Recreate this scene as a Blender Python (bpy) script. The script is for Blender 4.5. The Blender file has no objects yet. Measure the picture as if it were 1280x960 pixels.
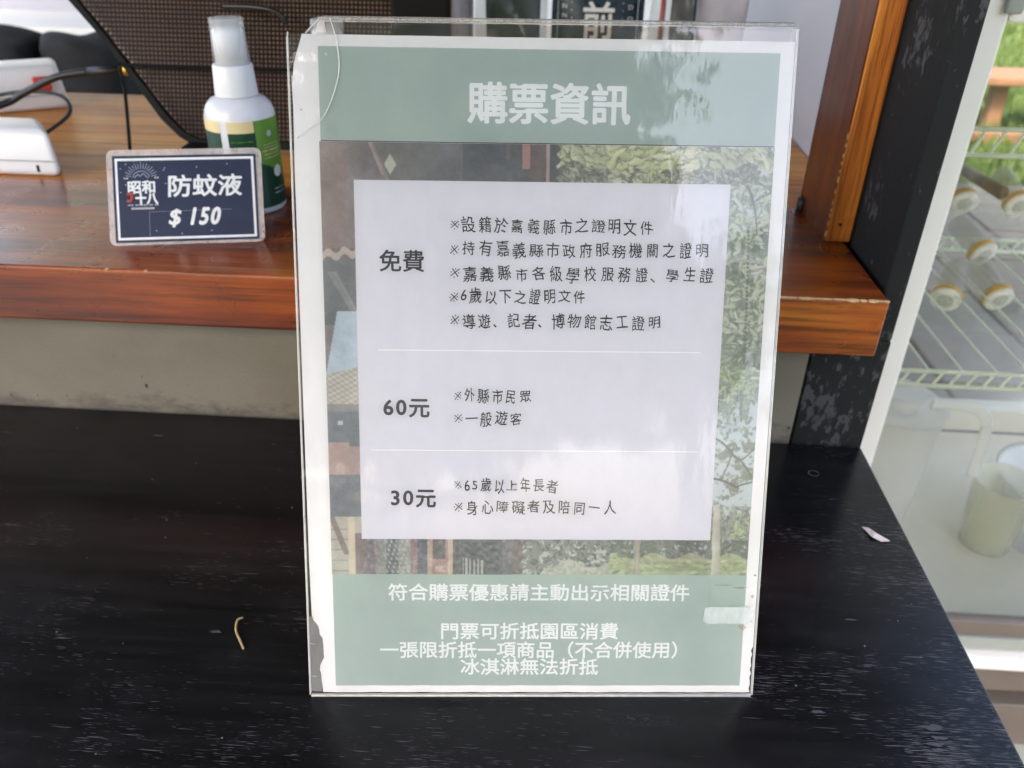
import bpy, bmesh, math, random
import numpy as np
from mathutils import Vector, Matrix
random.seed(7); RNG = np.random.default_rng(11)
S = bpy.context.scene
COL = S.collection

# ------------------------------------------------------------------ camera
CAMLOC = Vector((0, -0.55, 0.332))
F = Vector((-0.04356184, 0.85346346, -0.51932889))
R = Vector((0.99795451, 0.06151772, 0.01738858))
U = Vector((-0.04678844, 0.51750913, 0.85439753))
cd = bpy.data.cameras.new('camera'); cam = bpy.data.objects.new('camera', cd); COL.objects.link(cam)
cd.sensor_width = 36; cd.lens = 1025.41 / 1280 * 36
cam.matrix_world = Matrix(((R.x, U.x, -F.x, CAMLOC.x), (R.y, U.y, -F.y, CAMLOC.y), (R.z, U.z, -F.z, CAMLOC.z), (0, 0, 0, 1)))
cd.clip_start = 0.02; cd.clip_end = 400
cd.dof.use_dof = True; cd.dof.focus_distance = 0.365; cd.dof.aperture_fstop = 13.0
S.camera = cam
# ------------------------------------------------------------------ light
SUN_EL, SUN_AZ = 52.0, 205.0          # azimuth clockwise from +Y
w = bpy.data.worlds.new('World'); S.world = w; w.use_nodes = True
wn = w.node_tree.nodes; wl = w.node_tree.links
sky = wn.new('ShaderNodeTexSky'); sky.sky_type = 'NISHITA'; sky.sun_disc = False
sky.sun_elevation = math.radians(SUN_EL); sky.sun_rotation = math.radians(SUN_AZ)
sky.air_density = 1.0; sky.dust_density = 5.0; sky.ozone_density = 0.6
wl.new(sky.outputs[0], wn['Background'].inputs[0]); wn['Background'].inputs[1].default_value = 0.15
sl = bpy.data.lights.new('sun', 'SUN'); sl.energy = 1.5; sl.angle = math.radians(12); sl.color = (1, .95, .87)
so = bpy.data.objects.new('sun', sl); COL.objects.link(so)
az, el = math.radians(SUN_AZ), math.radians(SUN_EL)
sd = Vector((math.sin(az) * math.cos(el), math.cos(az) * math.cos(el), math.sin(el)))
so.rotation_euler = (-sd).to_track_quat('-Z', 'Y').to_euler(); so.location = sd * 20
S.view_settings.view_transform = 'Standard'; S.view_settings.look = 'None'
S.view_settings.exposure = 2.6; S.view_settings.gamma = 1.0
S.cycles.max_bounces = 10; S.cycles.transparent_max_bounces = 24; S.cycles.diffuse_bounces = 5
S.cycles.sample_clamp_indirect = 6

# ------------------------------------------------------------------ helpers
def lin(r, g, b):
    f = lambda c: (c / 255 / 12.92) if c / 255 <= .04045 else ((c / 255 + .055) / 1.055) ** 2.4
    return (f(r), f(g), f(b), 1)

def mat(name):
    m = bpy.data.materials.new(name); m.use_nodes = True
    return m, m.node_tree.nodes, m.node_tree.links, m.node_tree.nodes['Principled BSDF']

def N(nodes, t, **kw):
    n = nodes.new('ShaderNode' + t)
    for k, v in kw.items(): setattr(n, k, v)
    return n

def coords(nodes, links, scale=(1, 1, 1), rot=(0, 0, 0)):
    g = N(nodes, 'NewGeometry'); mp = N(nodes, 'Mapping')
    mp.inputs['Scale'].default_value = scale; mp.inputs['Rotation'].default_value = rot
    links.new(g.outputs['Position'], mp.inputs[0]); return mp.outputs[0]

def noise(nodes, links, vec, scale, detail=4, rough=.55):
    n = N(nodes, 'TexNoise'); n.inputs['Scale'].default_value = scale
    n.inputs['Detail'].default_value = detail; n.inputs['Roughness'].default_value = rough
    links.new(vec, n.inputs['Vector']); return n.outputs['Fac']

def ramp(nodes, links, fac, stops):
    r = N(nodes, 'ValToRGB'); e = r.color_ramp.elements
    while len(e) < len(stops): e.new(.5)
    for i, (p, c) in enumerate(stops):
        e[i].position = p; e[i].color = c if len(c) == 4 else (*c, 1)
    links.new(fac, r.inputs[0]); return r.outputs[0]

def mix(nodes, links, fac, a, b, mode='MIX'):
    m = N(nodes, 'Mix', data_type='RGBA', blend_type=mode)
    for s, v in ((0, fac), (6, a), (7, b)):
        if hasattr(v, 'links') or hasattr(v, 'is_linked'): links.new(v, m.inputs[s])
        else: m.inputs[s].default_value = v
    return m.outputs[2]

def mth(nodes, links, op, a, b=0.0, c=None):
    m = N(nodes, 'Math', operation=op)
    for s, v in ((0, a), (1, b)) + (((2, c),) if c is not None else ()):
        if hasattr(v, 'is_linked'): links.new(v, m.inputs[s])
        else: m.inputs[s].default_value = v
    return m.outputs[0]

def bump(nodes, links, b, h, strength=.3, dist=.001):
    n = N(nodes, 'Bump'); n.inputs['Strength'].default_value = strength; n.inputs['Distance'].default_value = dist
    links.new(h, n.inputs['Height']); links.new(n.outputs[0], b.inputs['Normal'])

def plain(name, col, rough=.5, var=.06, scale=40, spec=.5, metal=0, bmp=0, coat=0):
    m, n, l, b = mat(name)
    v = coords(n, l); f = noise(n, l, v, scale, 5)
    c = Vector(col[:3])
    l.new(ramp(n, l, f, [(.25, tuple(c * (1 - var))), (.75, tuple(c * (1 + var)))]), b.inputs['Base Color'])
    r2 = noise(n, l, v, scale * 2.3, 3)
    l.new(mth(n, l, 'MULTIPLY_ADD', r2, .25 * rough, rough * .87), b.inputs['Roughness'])
    b.inputs['Specular IOR Level'].default_value = spec; b.inputs['Metallic'].default_value = metal
    b.inputs['Coat Weight'].default_value = coat
    if bmp: bump(n, l, b, f, bmp, .0006)
    return m

def wood(name, cols, stretch, rough=.35, coat=.5, knots=True, bmp=.2, dark_end=None):
    """grain runs along the axis whose stretch is small"""
    m, n, l, b = mat(name)
    v = coords(n, l, stretch)
    warp = noise(n, l, coords(n, l, tuple(s * .25 for s in stretch)), 1.0, 2)
    big = noise(n, l, v, 1.0, 6, .6)
    fine = noise(n, l, coords(n, l, tuple(s * (6 if s > 20 else 2.5) for s in stretch)), 1.0, 5, .65)
    f = mth(n, l, 'ADD', mth(n, l, 'MULTIPLY', big, .55), mth(n, l, 'MULTIPLY', warp, .45))
    scuff = noise(n, l, coords(n, l, tuple(14 if s < 20 else 60 for s in stretch)), 1, 7, .7)
    base = ramp(n, l, f, [(.30, cols[0]), (.44, cols[1]), (.56, cols[2]), (.70, cols[3])])
    streak = ramp(n, l, fine, [(.37, (.16, .12, .10)), (.52, (.95, .95, .95)), (.7, (1.1, 1.1, 1.1))])
    c = mix(n, l, .6, base, streak, 'MULTIPLY')
    if knots:
        vo = N(n, 'TexVoronoi'); vo.inputs['Scale'].default_value = 1.0
        l.new(coords(n, l, tuple(s * (.35 if s > 20 else 2.2) for s in stretch)), vo.inputs['Vector'])
        k = ramp(n, l, vo.outputs['Distance'], [(.03, (.25, .2, .18)), (.10, (1, 1, 1))])
        c = mix(n, l, .8, c, k, 'MULTIPLY')
    c = mix(n, l, ramp(n, l, scuff, [(.60, (0, 0, 0)), (.74, (.65, .65, .65))]), c, (cols[0][0] * .8, cols[0][1] * .9, cols[0][2], 1))
    l.new(c, b.inputs['Base Color'])
    sm = noise(n, l, coords(n, l), 35, 5)
    l.new(mth(n, l, 'MULTIPLY_ADD', sm, .3, rough - .15), b.inputs['Roughness'])
    b.inputs['Coat Weight'].default_value = coat; b.inputs['Coat Roughness'].default_value = .16
    bump(n, l, b, fine, bmp, .0004)
    return m

def clear(name, tint=(.97, .98, .98), ior=1.49, rough=.02, streak=0, dust=0.0, boost=1.0):
    """thin clear sheet: Fresnel mirror over straight transmission"""
    m = bpy.data.materials.new(name); m.use_nodes = True; n = m.node_tree.nodes; l = m.node_tree.links
    n.remove(n['Principled BSDF']); out = n['Material Output']
    tr = N(n, 'BsdfTransparent'); tr.inputs[0].default_value = (*tint, 1)
    gl = N(n, 'BsdfGlossy'); gl.inputs['Roughness'].default_value = rough; gl.inputs['Color'].default_value = (boost, boost, boost, 1)
    fr = N(n, 'Fresnel'); fr.inputs[0].default_value = ior
    mx = N(n, 'MixShader'); l.new(fr.outputs[0], mx.inputs[0]); l.new(tr.outputs[0], mx.inputs[1]); l.new(gl.outputs[0], mx.inputs[2])
    last = mx.outputs[0]
    if streak:
        v = coords(n, l, (120, 120, 9)); h = noise(n, l, v, 1, 3)
        bn = N(n, 'Bump'); bn.inputs['Strength'].default_value = streak; bn.inputs['Distance'].default_value = .0005
        l.new(h, bn.inputs['Height']); l.new(bn.outputs[0], gl.inputs['Normal'])
    if dust:
        df = N(n, 'BsdfDiffuse'); df.inputs[0].default_value = (.8, .8, .78, 1)
        a = noise(n, l, coords(n, l, (25, 25, 14)), 1, 6, .65)
        fac = mth(n, l, 'MULTIPLY', mth(n, l, 'MAXIMUM', mth(n, l, 'SUBTRACT', a, .35), 0), dust)
        m2 = N(n, 'MixShader'); l.new(fac, m2.inputs[0]); l.new(last, m2.inputs[1]); l.new(df.outputs[0], m2.inputs[2]); last = m2.outputs[0]
    l.new(last, out.inputs['Surface']); return m

def setp(o, label=None, cat=None, group=None, kind=None):
    if label: o['label'] = label
    if cat: o['category'] = cat
    if group: o['group'] = group
    if kind: o['kind'] = kind
    return o

def thing(name, loc, label, cat, group=None):
    o = bpy.data.objects.new(name, None); o.empty_display_size = .01; COL.objects.link(o); o.location = loc
    return setp(o, label, cat, group)

WL = {}
def obj(name, bm, m, parent=None, loc=None, smooth=False, bev=0, seg=2, sub=0):
    """bm in world coordinates; moved into the frame of the parent (or of loc)"""
    o_ = Vector(WL[parent.name]) if parent else Vector(loc or (0, 0, 0))
    me = bpy.data.meshes.new(name)
    if loc is None and parent is None: o_ = Vector((0, 0, 0))
    base = o_
    if isinstance(bm, tuple):
        vs, fs = bm; me.from_pydata([tuple(Vector(v) - base) for v in vs], [], fs)
    else:
        bmesh.ops.translate(bm, verts=bm.verts, vec=-base)
        bmesh.ops.recalc_face_normals(bm, faces=bm.faces)
        bm.to_mesh(me); bm.free()
    me.materials.append(m)
    o = bpy.data.objects.new(name, me); COL.objects.link(o)
    if parent: o.parent = parent
    else: o.location = base
    WL[o.name] = base
    if smooth:
        for p in me.polygons: p.use_smooth = True
    if bev:
        b = o.modifiers.new('bevel', 'BEVEL'); b.width = bev; b.segments = seg; b.limit_method = 'ANGLE'; b.angle_limit = .6
    if sub:
        s_ = o.modifiers.new('sub', 'SUBSURF'); s_.levels = sub; s_.render_levels = sub
    return o

def T(name, loc, *a, **k):
    o = thing(name, loc, *a, **k); WL[o.name] = Vector(loc); return o

def bx(bm, x0, x1, y0, y1, z0, z1):
    v = [bm.verts.new(p) for p in ((x0, y0, z0), (x1, y0, z0), (x1, y1, z0), (x0, y1, z0), (x0, y0, z1), (x1, y0, z1), (x1, y1, z1), (x0, y1, z1))]
    for f in ((0, 3, 2, 1), (4, 5, 6, 7), (0, 1, 5, 4), (1, 2, 6, 5), (2, 3, 7, 6), (3, 0, 4, 7)): bm.faces.new([v[i] for i in f])
def box(*a):
    bm = bmesh.new(); bx(bm, *a); return bm

def tube(bm, pts, r, n=8, caps=True):
    pts = [Vector(p) for p in pts]; rings = []; up = Vector((0, 0, 1))
    for i, p in enumerate(pts):
        d = (pts[min(i + 1, len(pts) - 1)] - pts[max(i - 1, 0)]).normalized()
        a = d.cross(up) if abs(d.z) < .95 else d.cross(Vector((0, 1, 0)))
        a.normalize(); b = d.cross(a); rr = r[i] if isinstance(r, (list, tuple)) else r
        rings.append([bm.verts.new(p + (a * math.cos(t) + b * math.sin(t)) * rr) for t in (2 * math.pi * k / n for k in range(n))])
    for A, B in zip(rings, rings[1:]):
        for k in range(n): bm.faces.new((A[k], A[(k + 1) % n], B[(k + 1) % n], B[k]))
    if caps: bm.faces.new(rings[0][::-1]); bm.faces.new(rings[-1])
    return bm

def lathe(bm, cx, cy, prof, n=40, axis=None, cap=True):
    """prof [(r, z)] round a vertical axis"""
    rings = []
    for r, z in prof: rings.append([bm.verts.new((cx + r * math.cos(2 * math.pi * k / n), cy + r * math.sin(2 * math.pi * k / n), z)) for k in range(n)])
    for A, B in zip(rings, rings[1:]):
        for k in range(n): bm.faces.new((A[k], A[(k + 1) % n], B[(k + 1) % n], B[k]))
    if cap: bm.faces.new(rings[0][::-1]); bm.faces.new(rings[-1])
    return bm

def bez(pts, n=8):
    """smooth curve through points"""
    P = [Vector(p) for p in pts]; P = [P[0]] + P + [P[-1]]; out = []
    for i in range(1, len(P) - 2):
        for k in range(n):
            t = k / n; a, b, c, d = P[i - 1:i + 3]
            out.append(.5 * ((2 * b) + (c - a) * t + (2 * a - 5 * b + 4 * c - d) * t * t + (3 * b - a - 3 * c + d) * t ** 3))
    return out + [P[-2]]

def copy_tree(o, shift, parent=None):
    c = o.copy(); COL.objects.link(c); c.parent = parent
    if parent is None: c.location = o.location + Vector(shift)
    for ch in list(o.children): copy_tree(ch, shift, c)
    return c

# ------------------------------------------------------------------ materials
M = {}
def counter_mat():
    m, n, l, b = mat('black_stained_wood')
    geo = N(n, 'NewGeometry'); sp = N(n, 'SeparateXYZ'); l.new(geo.outputs['Position'], sp.inputs[0])
    grain = noise(n, l, coords(n, l, (7, 130, 130)), 1, 6, .65)
    dash = noise(n, l, coords(n, l, (60, 1900, 900), (0, 0, .015)), 1, 2, .5)
    dash2 = noise(n, l, coords(n, l, (120, 2600, 900), (0, 0, -.03)), 1, 2, .5)
    patch = noise(n, l, coords(n, l, (7, 16, 7)), 1, 6, .7)
    mr = N(n, 'MapRange'); mr.inputs['From Min'].default_value = .15; mr.inputs['From Max'].default_value = .222
    mr.inputs['To Min'].default_value = 0; mr.inputs['To Max'].default_value = .11
    l.new(sp.outputs['X'], mr.inputs['Value'])
    near = N(n, 'MapRange'); near.inputs['From Min'].default_value = -.10; near.inputs['From Max'].default_value = -.25
    near.inputs['To Min'].default_value = -.09; near.inputs['To Max'].default_value = 0
    l.new(sp.outputs['Y'], near.inputs['Value'])
    bias = mth(n, l, 'ADD', mth(n, l, 'ADD', mr.outputs[0], near.outputs[0]), mth(n, l, 'MULTIPLY_ADD', patch, .75, -.375))
    scr = ramp(n, l, mth(n, l, 'ADD', mth(n, l, 'MAXIMUM', dash, dash2), bias), [(.70, (0, 0, 0)), (.76, (1, 1, 1))])
    base = ramp(n, l, grain, [(.35, (.0035, .0035, .0042)), (.65, (.0095, .0092, .0105))])
    dust = noise(n, l, coords(n, l, (9, 13, 9)), 1, 8, .72)
    base = mix(n, l, ramp(n, l, dust, [(.50, (0, 0, 0)), (.80, (.10, .10, .10))]), base, (.11, .105, .115, 1))
    specks = N(n, 'TexVoronoi'); specks.inputs['Scale'].default_value = 60; l.new(coords(n, l), specks.inputs['Vector'])
    sk = ramp(n, l, specks.outputs['Distance'], [(.018, (1, 1, 1)), (.04, (0, 0, 0))])
    c = mix(n, l, mth(n, l, 'MULTIPLY', scr, .37), base, (.27, .262, .285, 1))
    c = mix(n, l, mth(n, l, 'MULTIPLY', sk, .4), c, (.35, .33, .30, 1))
    l.new(c, b.inputs['Base Color'])
    rr = mth(n, l, 'MULTIPLY_ADD', dust, .30, .08)
    l.new(mth(n, l, 'ADD', rr, mth(n, l, 'MULTIPLY', scr, .3)), b.inputs['Roughness'])
    b.inputs['Specular IOR Level'].default_value = .38
    bump(n, l, b, mth(n, l, 'ADD', grain, mth(n, l, 'MULTIPLY', dash, .35)), .22, .0003)
    return m
M['counter'] = counter_mat()

def black_paint():
    m, n, l, b = mat('chipped_black_paint')
    a = noise(n, l, coords(n, l, (210, 210, 110), (.6, .5, 0)), 1, 5, .6)
    p = noise(n, l, coords(n, l, (14, 14, 11)), 1, 3)
    s = mth(n, l, 'MULTIPLY', mth(n, l, 'MULTIPLY_ADD', p, .95, a), .5)
    ch = ramp(n, l, s, [(.54, (0, 0, 0)), (.57, (1, 1, 1))])
    c = mix(n, l, mth(n, l, 'MULTIPLY', ch, .55), (.017, .0175, .018, 1), (.10, .10, .105, 1))
    l.new(c, b.inputs['Base Color']); b.inputs['Roughness'].default_value = .75
    b.inputs['Specular IOR Level'].default_value = .15
    bump(n, l, b, a, .5, .0006); return m
M['black_paint'] = black_paint()

M['shelf'] = wood('varnished_redwood', [(.030, .006, .0025), (.17, .030, .006), (.36, .078, .011), (.62, .20, .025)], (4.5, 55, 55), .30, .28)
M['desk'] = wood('blond_varnished_wood', [(.34, .11, .018), (.50, .18, .03), (.60, .24, .042), (.68, .30, .06)], (2.0, 26, 26), .5, .12, knots=False)
M['post'] = wood('varnished_post_wood', [(.22, .05, .012), (.58, .17, .028), (.80, .28, .045), (.88, .36, .07)], (75, 75, 6.5), .33, .5)
M['post_side'] = wood('shaded_post_side', [(.022, .005, .003), (.075, .014, .005), (.13, .027, .007), (.20, .050, .012)], (60, 60, 4.0), .35, .35)  # darker copy of the post wood, with the inward face's shade in its colour
M['chip'] = plain('bare_wood_chip', (.62, .40, .17, 1), .7, .25, 400, bmp=.3)

def plaster():
    m, n, l, b = mat('grimy_beige_plaster')
    f = noise(n, l, coords(n, l, (9, 9, 14)), 1, 6)
    c = ramp(n, l, f, [(.3, (.15, .132, .098)), (.7, (.205, .182, .14))])
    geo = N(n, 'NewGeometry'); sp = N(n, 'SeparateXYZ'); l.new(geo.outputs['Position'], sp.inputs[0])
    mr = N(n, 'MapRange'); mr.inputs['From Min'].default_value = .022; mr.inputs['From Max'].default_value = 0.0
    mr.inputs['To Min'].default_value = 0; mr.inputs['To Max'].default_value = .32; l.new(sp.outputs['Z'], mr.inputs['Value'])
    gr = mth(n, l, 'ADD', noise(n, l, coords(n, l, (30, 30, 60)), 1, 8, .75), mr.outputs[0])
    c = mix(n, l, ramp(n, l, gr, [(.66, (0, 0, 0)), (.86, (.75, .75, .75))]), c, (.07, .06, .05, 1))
    sc = noise(n, l, coords(n, l, (160, 160, 40)), 1, 5, .7)
    c = mix(n, l, ramp(n, l, sc, [(.68, (0, 0, 0)), (.76, (.4, .4, .4))]), c, (.2, .18, .15, 1))
    pit = noise(n, l, coords(n, l), 900, 4, .7)
    c = mix(n, l, .5, c, ramp(n, l, pit, [(.3, (.62, .62, .62)), (.62, (1.15, 1.15, 1.15))]), 'MULTIPLY')
    l.new(c, b.inputs['Base Color']); b.inputs['Roughness'].default_value = .85
    bump(n, l, b, sc, .25, .0005); return m
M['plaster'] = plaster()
M['sidewall'] = plain('painted_pale_panel', (.42, .42, .475, 1), .5, .05, 6)
M['paper'] = plain('white_paper', (.80, .79, .80, 1), .55, .015, 30)
M['panelwhite'] = plain('printed_pale_panel', (.68, .675, .735, 1), .5, .02, 12)
def band():
    m, n, l, b = mat('printed_sage_green')
    f = noise(n, l, coords(n, l, (22, 22, 9)), 1, 5)
    l.new(ramp(n, l, f, [(.3, (.345, .425, .40)), (.7, (.38, .46, .435))]), b.inputs['Base Color'])
    b.inputs['Roughness'].default_value = .45; return m
M['band'] = band()
M['ink'] = plain('dark_print', (.035, .035, .042, 1), .5, .1)
M['ink_pen'] = plain('handwritten_print', (.018, .018, .022, 1), .5, .1)
M['ink_white'] = plain('white_print', (.80, .82, .83, 1), .5, .01)
M['rule'] = plain('rule_print', (.86, .86, .88, 1), .5, .01)
M['acrylic'] = clear('clear_acrylic_sheet', (.985, .99, .99), 1.53, .02, streak=.16, dust=.2)
M['acrylic_back'] = clear('clear_acrylic_back', (.88, .82, .77), 1.49, .03)
def edge_mat(name, col, t=.5, rough=.15, grain=True):
    m = bpy.data.materials.new(name); m.use_nodes = True; n = m.node_tree.nodes; l = m.node_tree.links
    b = n['Principled BSDF']; b.inputs['Base Color'].default_value = (*col, 1); b.inputs['Roughness'].default_value = rough
    tr = N(n, 'BsdfTransparent'); mx = N(n, 'MixShader')
    f = noise(n, l, coords(n, l, (300, 300, 60)), 1, 4)
    l.new(mth(n, l, 'MULTIPLY_ADD', f, .3 if grain else 0.0, t - (.15 if grain else 0)), mx.inputs[0])
    l.new(b.outputs[0], mx.inputs[1]); l.new(tr.outputs[0], mx.inputs[2]); l.new(mx.outputs[0], n['Material Output'].inputs[0]); return m
M['edge'] = edge_mat('acrylic_cut_edge', (.75, .73, .69), .35)
M['fold'] = edge_mat('acrylic_fold', (.50, .44, .38), .55, .08)
M['tape'] = edge_mat('frosted_tape', (.72, .76, .72), .48, .5)
M['torn'] = edge_mat('grey_torn_tape', (.22, .22, .215), .15, .5)
M['laminate'] = edge_mat('milky_laminate', (.90, .80, .78), .66, .2)
M['cardpaper'] = plain('navy_card_print', (.030, .038, .078, 1), .4, .12, 55, spec=.25)
M['red'] = plain('red_print', (.55, .06, .03, 1), .4)
M['whiteplastic'] = plain('white_plastic', (.78, .78, .80, 1), .32, .03, 15)
M['bottleplastic'] = plain('white_bottle_plastic', (.74, .74, .80, 1), .25, .02, 20)
M['capclear'] = edge_mat('translucent_cap', (.90, .92, .95), .72, .1, False)
M['darkgreen'] = plain('dark_green_label', (.012, .06, .034, 1), .3, .1, 60)
M['lightgreen'] = plain('leaf_green_label', (.14, .32, .05, 1), .3, .12, 60)
M['cream'] = plain('cream_label', (.80, .66, .36, 1), .35, .03)
M['blackmetal'] = plain('black_metal', (.005, .0045, .0045, 1), .6, .1, 80, spec=.15)
M['meshback'] = plain('brown_backing', (.40, .22, .13, 1), .5, .3, 9)
M['wire'] = plain('mesh_wire', (.012, .010, .009, 1), .3, .1)
M['rubber'] = plain('black_rubber', (.012, .012, .013, 1), .45)
M['gold'] = plain('gold_plug', (.85, .45, .05, 1), .25, .1, metal=.8)
M['steel'] = plain('steel', (.6, .6, .6, 1), .3, .1, metal=1)
M['cloth'] = plain('black_cloth', (.013, .013, .015, 1), .9, .4, 22, bmp=.6)
M['pale'] = plain('pale_painted_board', (.80, .80, .78, 1), .6, .08, 4)
M['frame'] = plain('ivory_fridge_frame', (.90, .84, .77, 1), .38, .03, 14)
M['liner'] = plain('fridge_liner', (.66, .63, .53, 1), .5, .06, 9)
M['brownpanel'] = plain('taupe_fridge_panel', (.17, .135, .11, 1), .45, .12, 12)
M['gasket'] = plain('grey_gasket', (.33, .34, .30, 1), .45, .05)
M['black'] = plain('black_gap', (.006, .006, .008, 1), .6)
M['rackwire'] = plain('coated_rack_wire', (.80, .88, .74, 1), .35, .03)
M['glass'] = clear('door_glass', (.96, .95, .93), 1.5, .01, dust=.10)
M['glassback'] = clear('rear_glass', (.86, .87, .83), 1.5, .02, dust=.05)
M['milky'] = edge_mat('milky_plastic', (.80, .80, .78), .5, .3, grain=False)
M['clearcup'] = edge_mat('clear_cup_plastic', (.80, .80, .62), .62, .1, grain=False)
M['lid'] = plain('paper_lid', (.80, .76, .70, 1), .6, .25, 130)
M['lidprint'] = plain('lid_print_ink', (.50, .49, .44, 1), .6, .5, 420)
M['lidrim'] = plain('ochre_lid_rim', (.62, .36, .08, 1), .5, .1)
M['jar'] = edge_mat('small_jar', (.42, .40, .36), .62, .25, grain=False)
M['navy'] = plain('navy_pouch', (.012, .035, .06, 1), .28, .2, 30)
M['filmbag'] = clear('crinkled_film', (.85, .86, .86), 1.5, .05, streak=1.0, dust=.45, boost=1)
M['pinkwhite'] = plain('pale_pouch', (.50, .48, .53, 1), .35, .12, 35)
M['bamboo'] = plain('weathered_bamboo', (.16, .10, .05, 1), .5, .35, 30)
M['benchwood'] = plain('bench_timber', (.22, .11, .055, 1), .7, .2, 20)
M['scrap'] = plain('white_scrap', (.62, .55, .56, 1), .6, .25, 900)
M['twig'] = plain('dry_twig', (.42, .28, .13, 1), .7, .25, 500)
M['smear'] = plain('grey_smear', (.055, .055, .064, 1), .6, .2, 500)
M['slab'] = plain('paving_stone', (.105, .097, .083, 1), .85, .22, 14, bmp=.5)
M['roof'] = plain('roof_underside', (.10, .08, .06, 1), .8, .2, 4)
def lawn():
    m, n, l, b = mat('lawn_ground')
    f = noise(n, l, coords(n, l), 1.1, 8, .7); g = noise(n, l, coords(n, l), 30, 5)
    c = ramp(n, l, mth(n, l, 'MULTIPLY_ADD', g, .35, mth(n, l, 'MULTIPLY', f, .65)), [(.35, (.025, .06, .008)), (.5, (.045, .088, .010)), (.65, (.11, .12, .014))])
    l.new(c, b.inputs['Base Color']); b.inputs['Roughness'].default_value = .9; bump(n, l, b, g, 1, .02); return m
M['lawn'] = lawn()
M['blade'] = plain('grass_blade', (.065, .105, .012, 1), .6, .45, 2.5)
M['leaf'] = plain('tree_leaf', (.055, .11, .025, 1), .6, .4, 1.5)
M['bark'] = plain('tree_bark', (.10, .075, .05, 1), .9, .3, 12, bmp=.8)

# ------------------------------------------------------------------ ground, added roof, walls
g = bmesh.new(); bmesh.ops.create_grid(g, x_segments=2, y_segments=2, size=120)
for v in g.verts: v.co.z = -.754
setp(obj('lawn', g, M['lawn'], smooth=False), kind='structure')
g = bmesh.new(); bmesh.ops.create_grid(g, x_segments=2, y_segments=2, size=1)
for v in g.verts: v.co = Vector((v.co.x * 3.2 + .3, v.co.y * 2.2 + .85, -.75))
pav = setp(obj('paving', g, M['slab']), kind='structure')
slab0 = None
for i in range(8):
    for j in range(9):
        x, y = .40 + i * .305, .45 + j * .288
        if slab0 is None:
            o = obj('paving_stone', box(x, x + .297, y, y + .280, -.748, -.733), M['slab'], pav, bev=.006)
            slab0 = o; base = (x, y)
        else:
            o = slab0.copy(); COL.objects.link(o); o.parent = pav; o.location = (x - base[0], y - base[1], random.uniform(-.003, .003))
# grass blades on the lawn past the paving
vs, fs = [], []
for k in range(15000):
    y = 3.08 + 6 * random.random() ** 1.5; x = random.uniform(.35 * y - .6, .75 * y + 1.0)
    a = random.random() * 6.3; h = random.uniform(.03, .09); wd = .006 + .003 * y * .4
    dx, dy = math.cos(a) * wd, math.sin(a) * wd; lx, ly = random.uniform(-.03, .03), random.uniform(-.03, .03); n0 = len(vs)
    vs += [(x - dx, y - dy, -.755), (x + dx, y + dy, -.755), (x + lx, y + ly, -.755 + h)]; fs.append((n0, n0 + 1, n0 + 2))
setp(obj('grass', (vs, fs), M['blade']), 'green grass blades growing on the lawn beyond the paving', 'grass', kind='stuff')

setp(obj('added_roof', box(-2.3, 1.12, -1.8, 2.6, 1.50, 1.56), M['roof'], loc=(0, 0, 1.5)), 'added dark timber roof out of view, holding the sky off the counter', 'roof', kind='structure')  # added out of view to keep sky light off counter and sign

# counter (table top)
ct = T('counter', (-.2, -.3, -.75), 'black stained wooden counter with scratched grain carrying the acrylic ticket notice', 'counter')
bm = bmesh.new()
prof = [(-1.3, -.60), (.2208, -.60), (.2208, -.0665), (-1.3, -.0665)]
bx(bm, -1.3, .2213, -.62, -.0667, -.028, 0)
obj('counter_top', bm, M['counter'], ct, bev=.0016, seg=3)
for sx in (-1.1, .12): obj('leg', box(sx, sx + .06, -.58, -.52, -.75, -.0285), M['black_paint'], ct)
obj('apron', box(-1.28, .19, -.10, -.075, -.13, -.0285), M['black_paint'], ct)
# chips along the right edge of the counter
vs, fs = [], []
for k in range(90):
    y = random.uniform(-.43, -.15); L = random.uniform(.001, .005); t = random.uniform(.0002, .0007); x1 = .2200 - abs(random.gauss(0, .0012)); z = .0003
    n0 = len(vs); vs += [(x1 - L, y, z), (x1 - L * .4, y - t, z), (x1, y - t * .5, z), (x1 - L * .3, y + t, z)]; fs.append((n0, n0 + 1, n0 + 2, n0 + 3))
cw = obj('worn_edge_flakes', (vs, fs), M['smear'], ct); cw['kind'] = 'stuff'

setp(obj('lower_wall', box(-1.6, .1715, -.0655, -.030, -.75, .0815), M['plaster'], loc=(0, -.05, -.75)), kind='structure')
ws = T('wall_marks', (-.28, -.066, 0), 'dark specks and nail hole on the beige wall under the shelf, left side', 'stain')
for i, (x, z, a, c) in enumerate(((-.2865, .0215, .0010, .0018), (-.2880, .0290, .0004, .0009), (-.3700, .0090, .0007, .0006), (-.3480, .0100, .0006, .0006), (-.2300, .0050, .0006, .0005), (-.3900, .0080, .0009, .0005), (-.305, .045, .0004, .0004), (.1690, .012, .0008, .0010))):
    bm = bmesh.new(); bm.faces.new([bm.verts.new((x + a * math.cos(t) * (1 + .2 * math.sin(3 * t + i)), -.0660, z + c * math.sin(t))) for t in (2 * math.pi * k / 14 for k in range(14))])
    obj('speck', bm, M['black'], ws)
up = T('upright_board', (.20, -.05, -.75), 'thick black painted upright board with chipped paint beside the fridge', 'post')
bm = bmesh.new()
bx(bm, .1735, .2226, -.0640, -.03, -.75, .0816)
obj('lower_board', bm, M['black_paint'], up, bev=.001)
bm = bmesh.new(); bx(bm, .2093, .2226, -.0640, .13, .0820, 1.496)
obj('upper_board', bm, M['black_paint'], up, bev=.0015)
obj('edge_strip', box(.2084, .2091, .0100, .0135, .1215, 1.494), M['black'], up)

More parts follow.
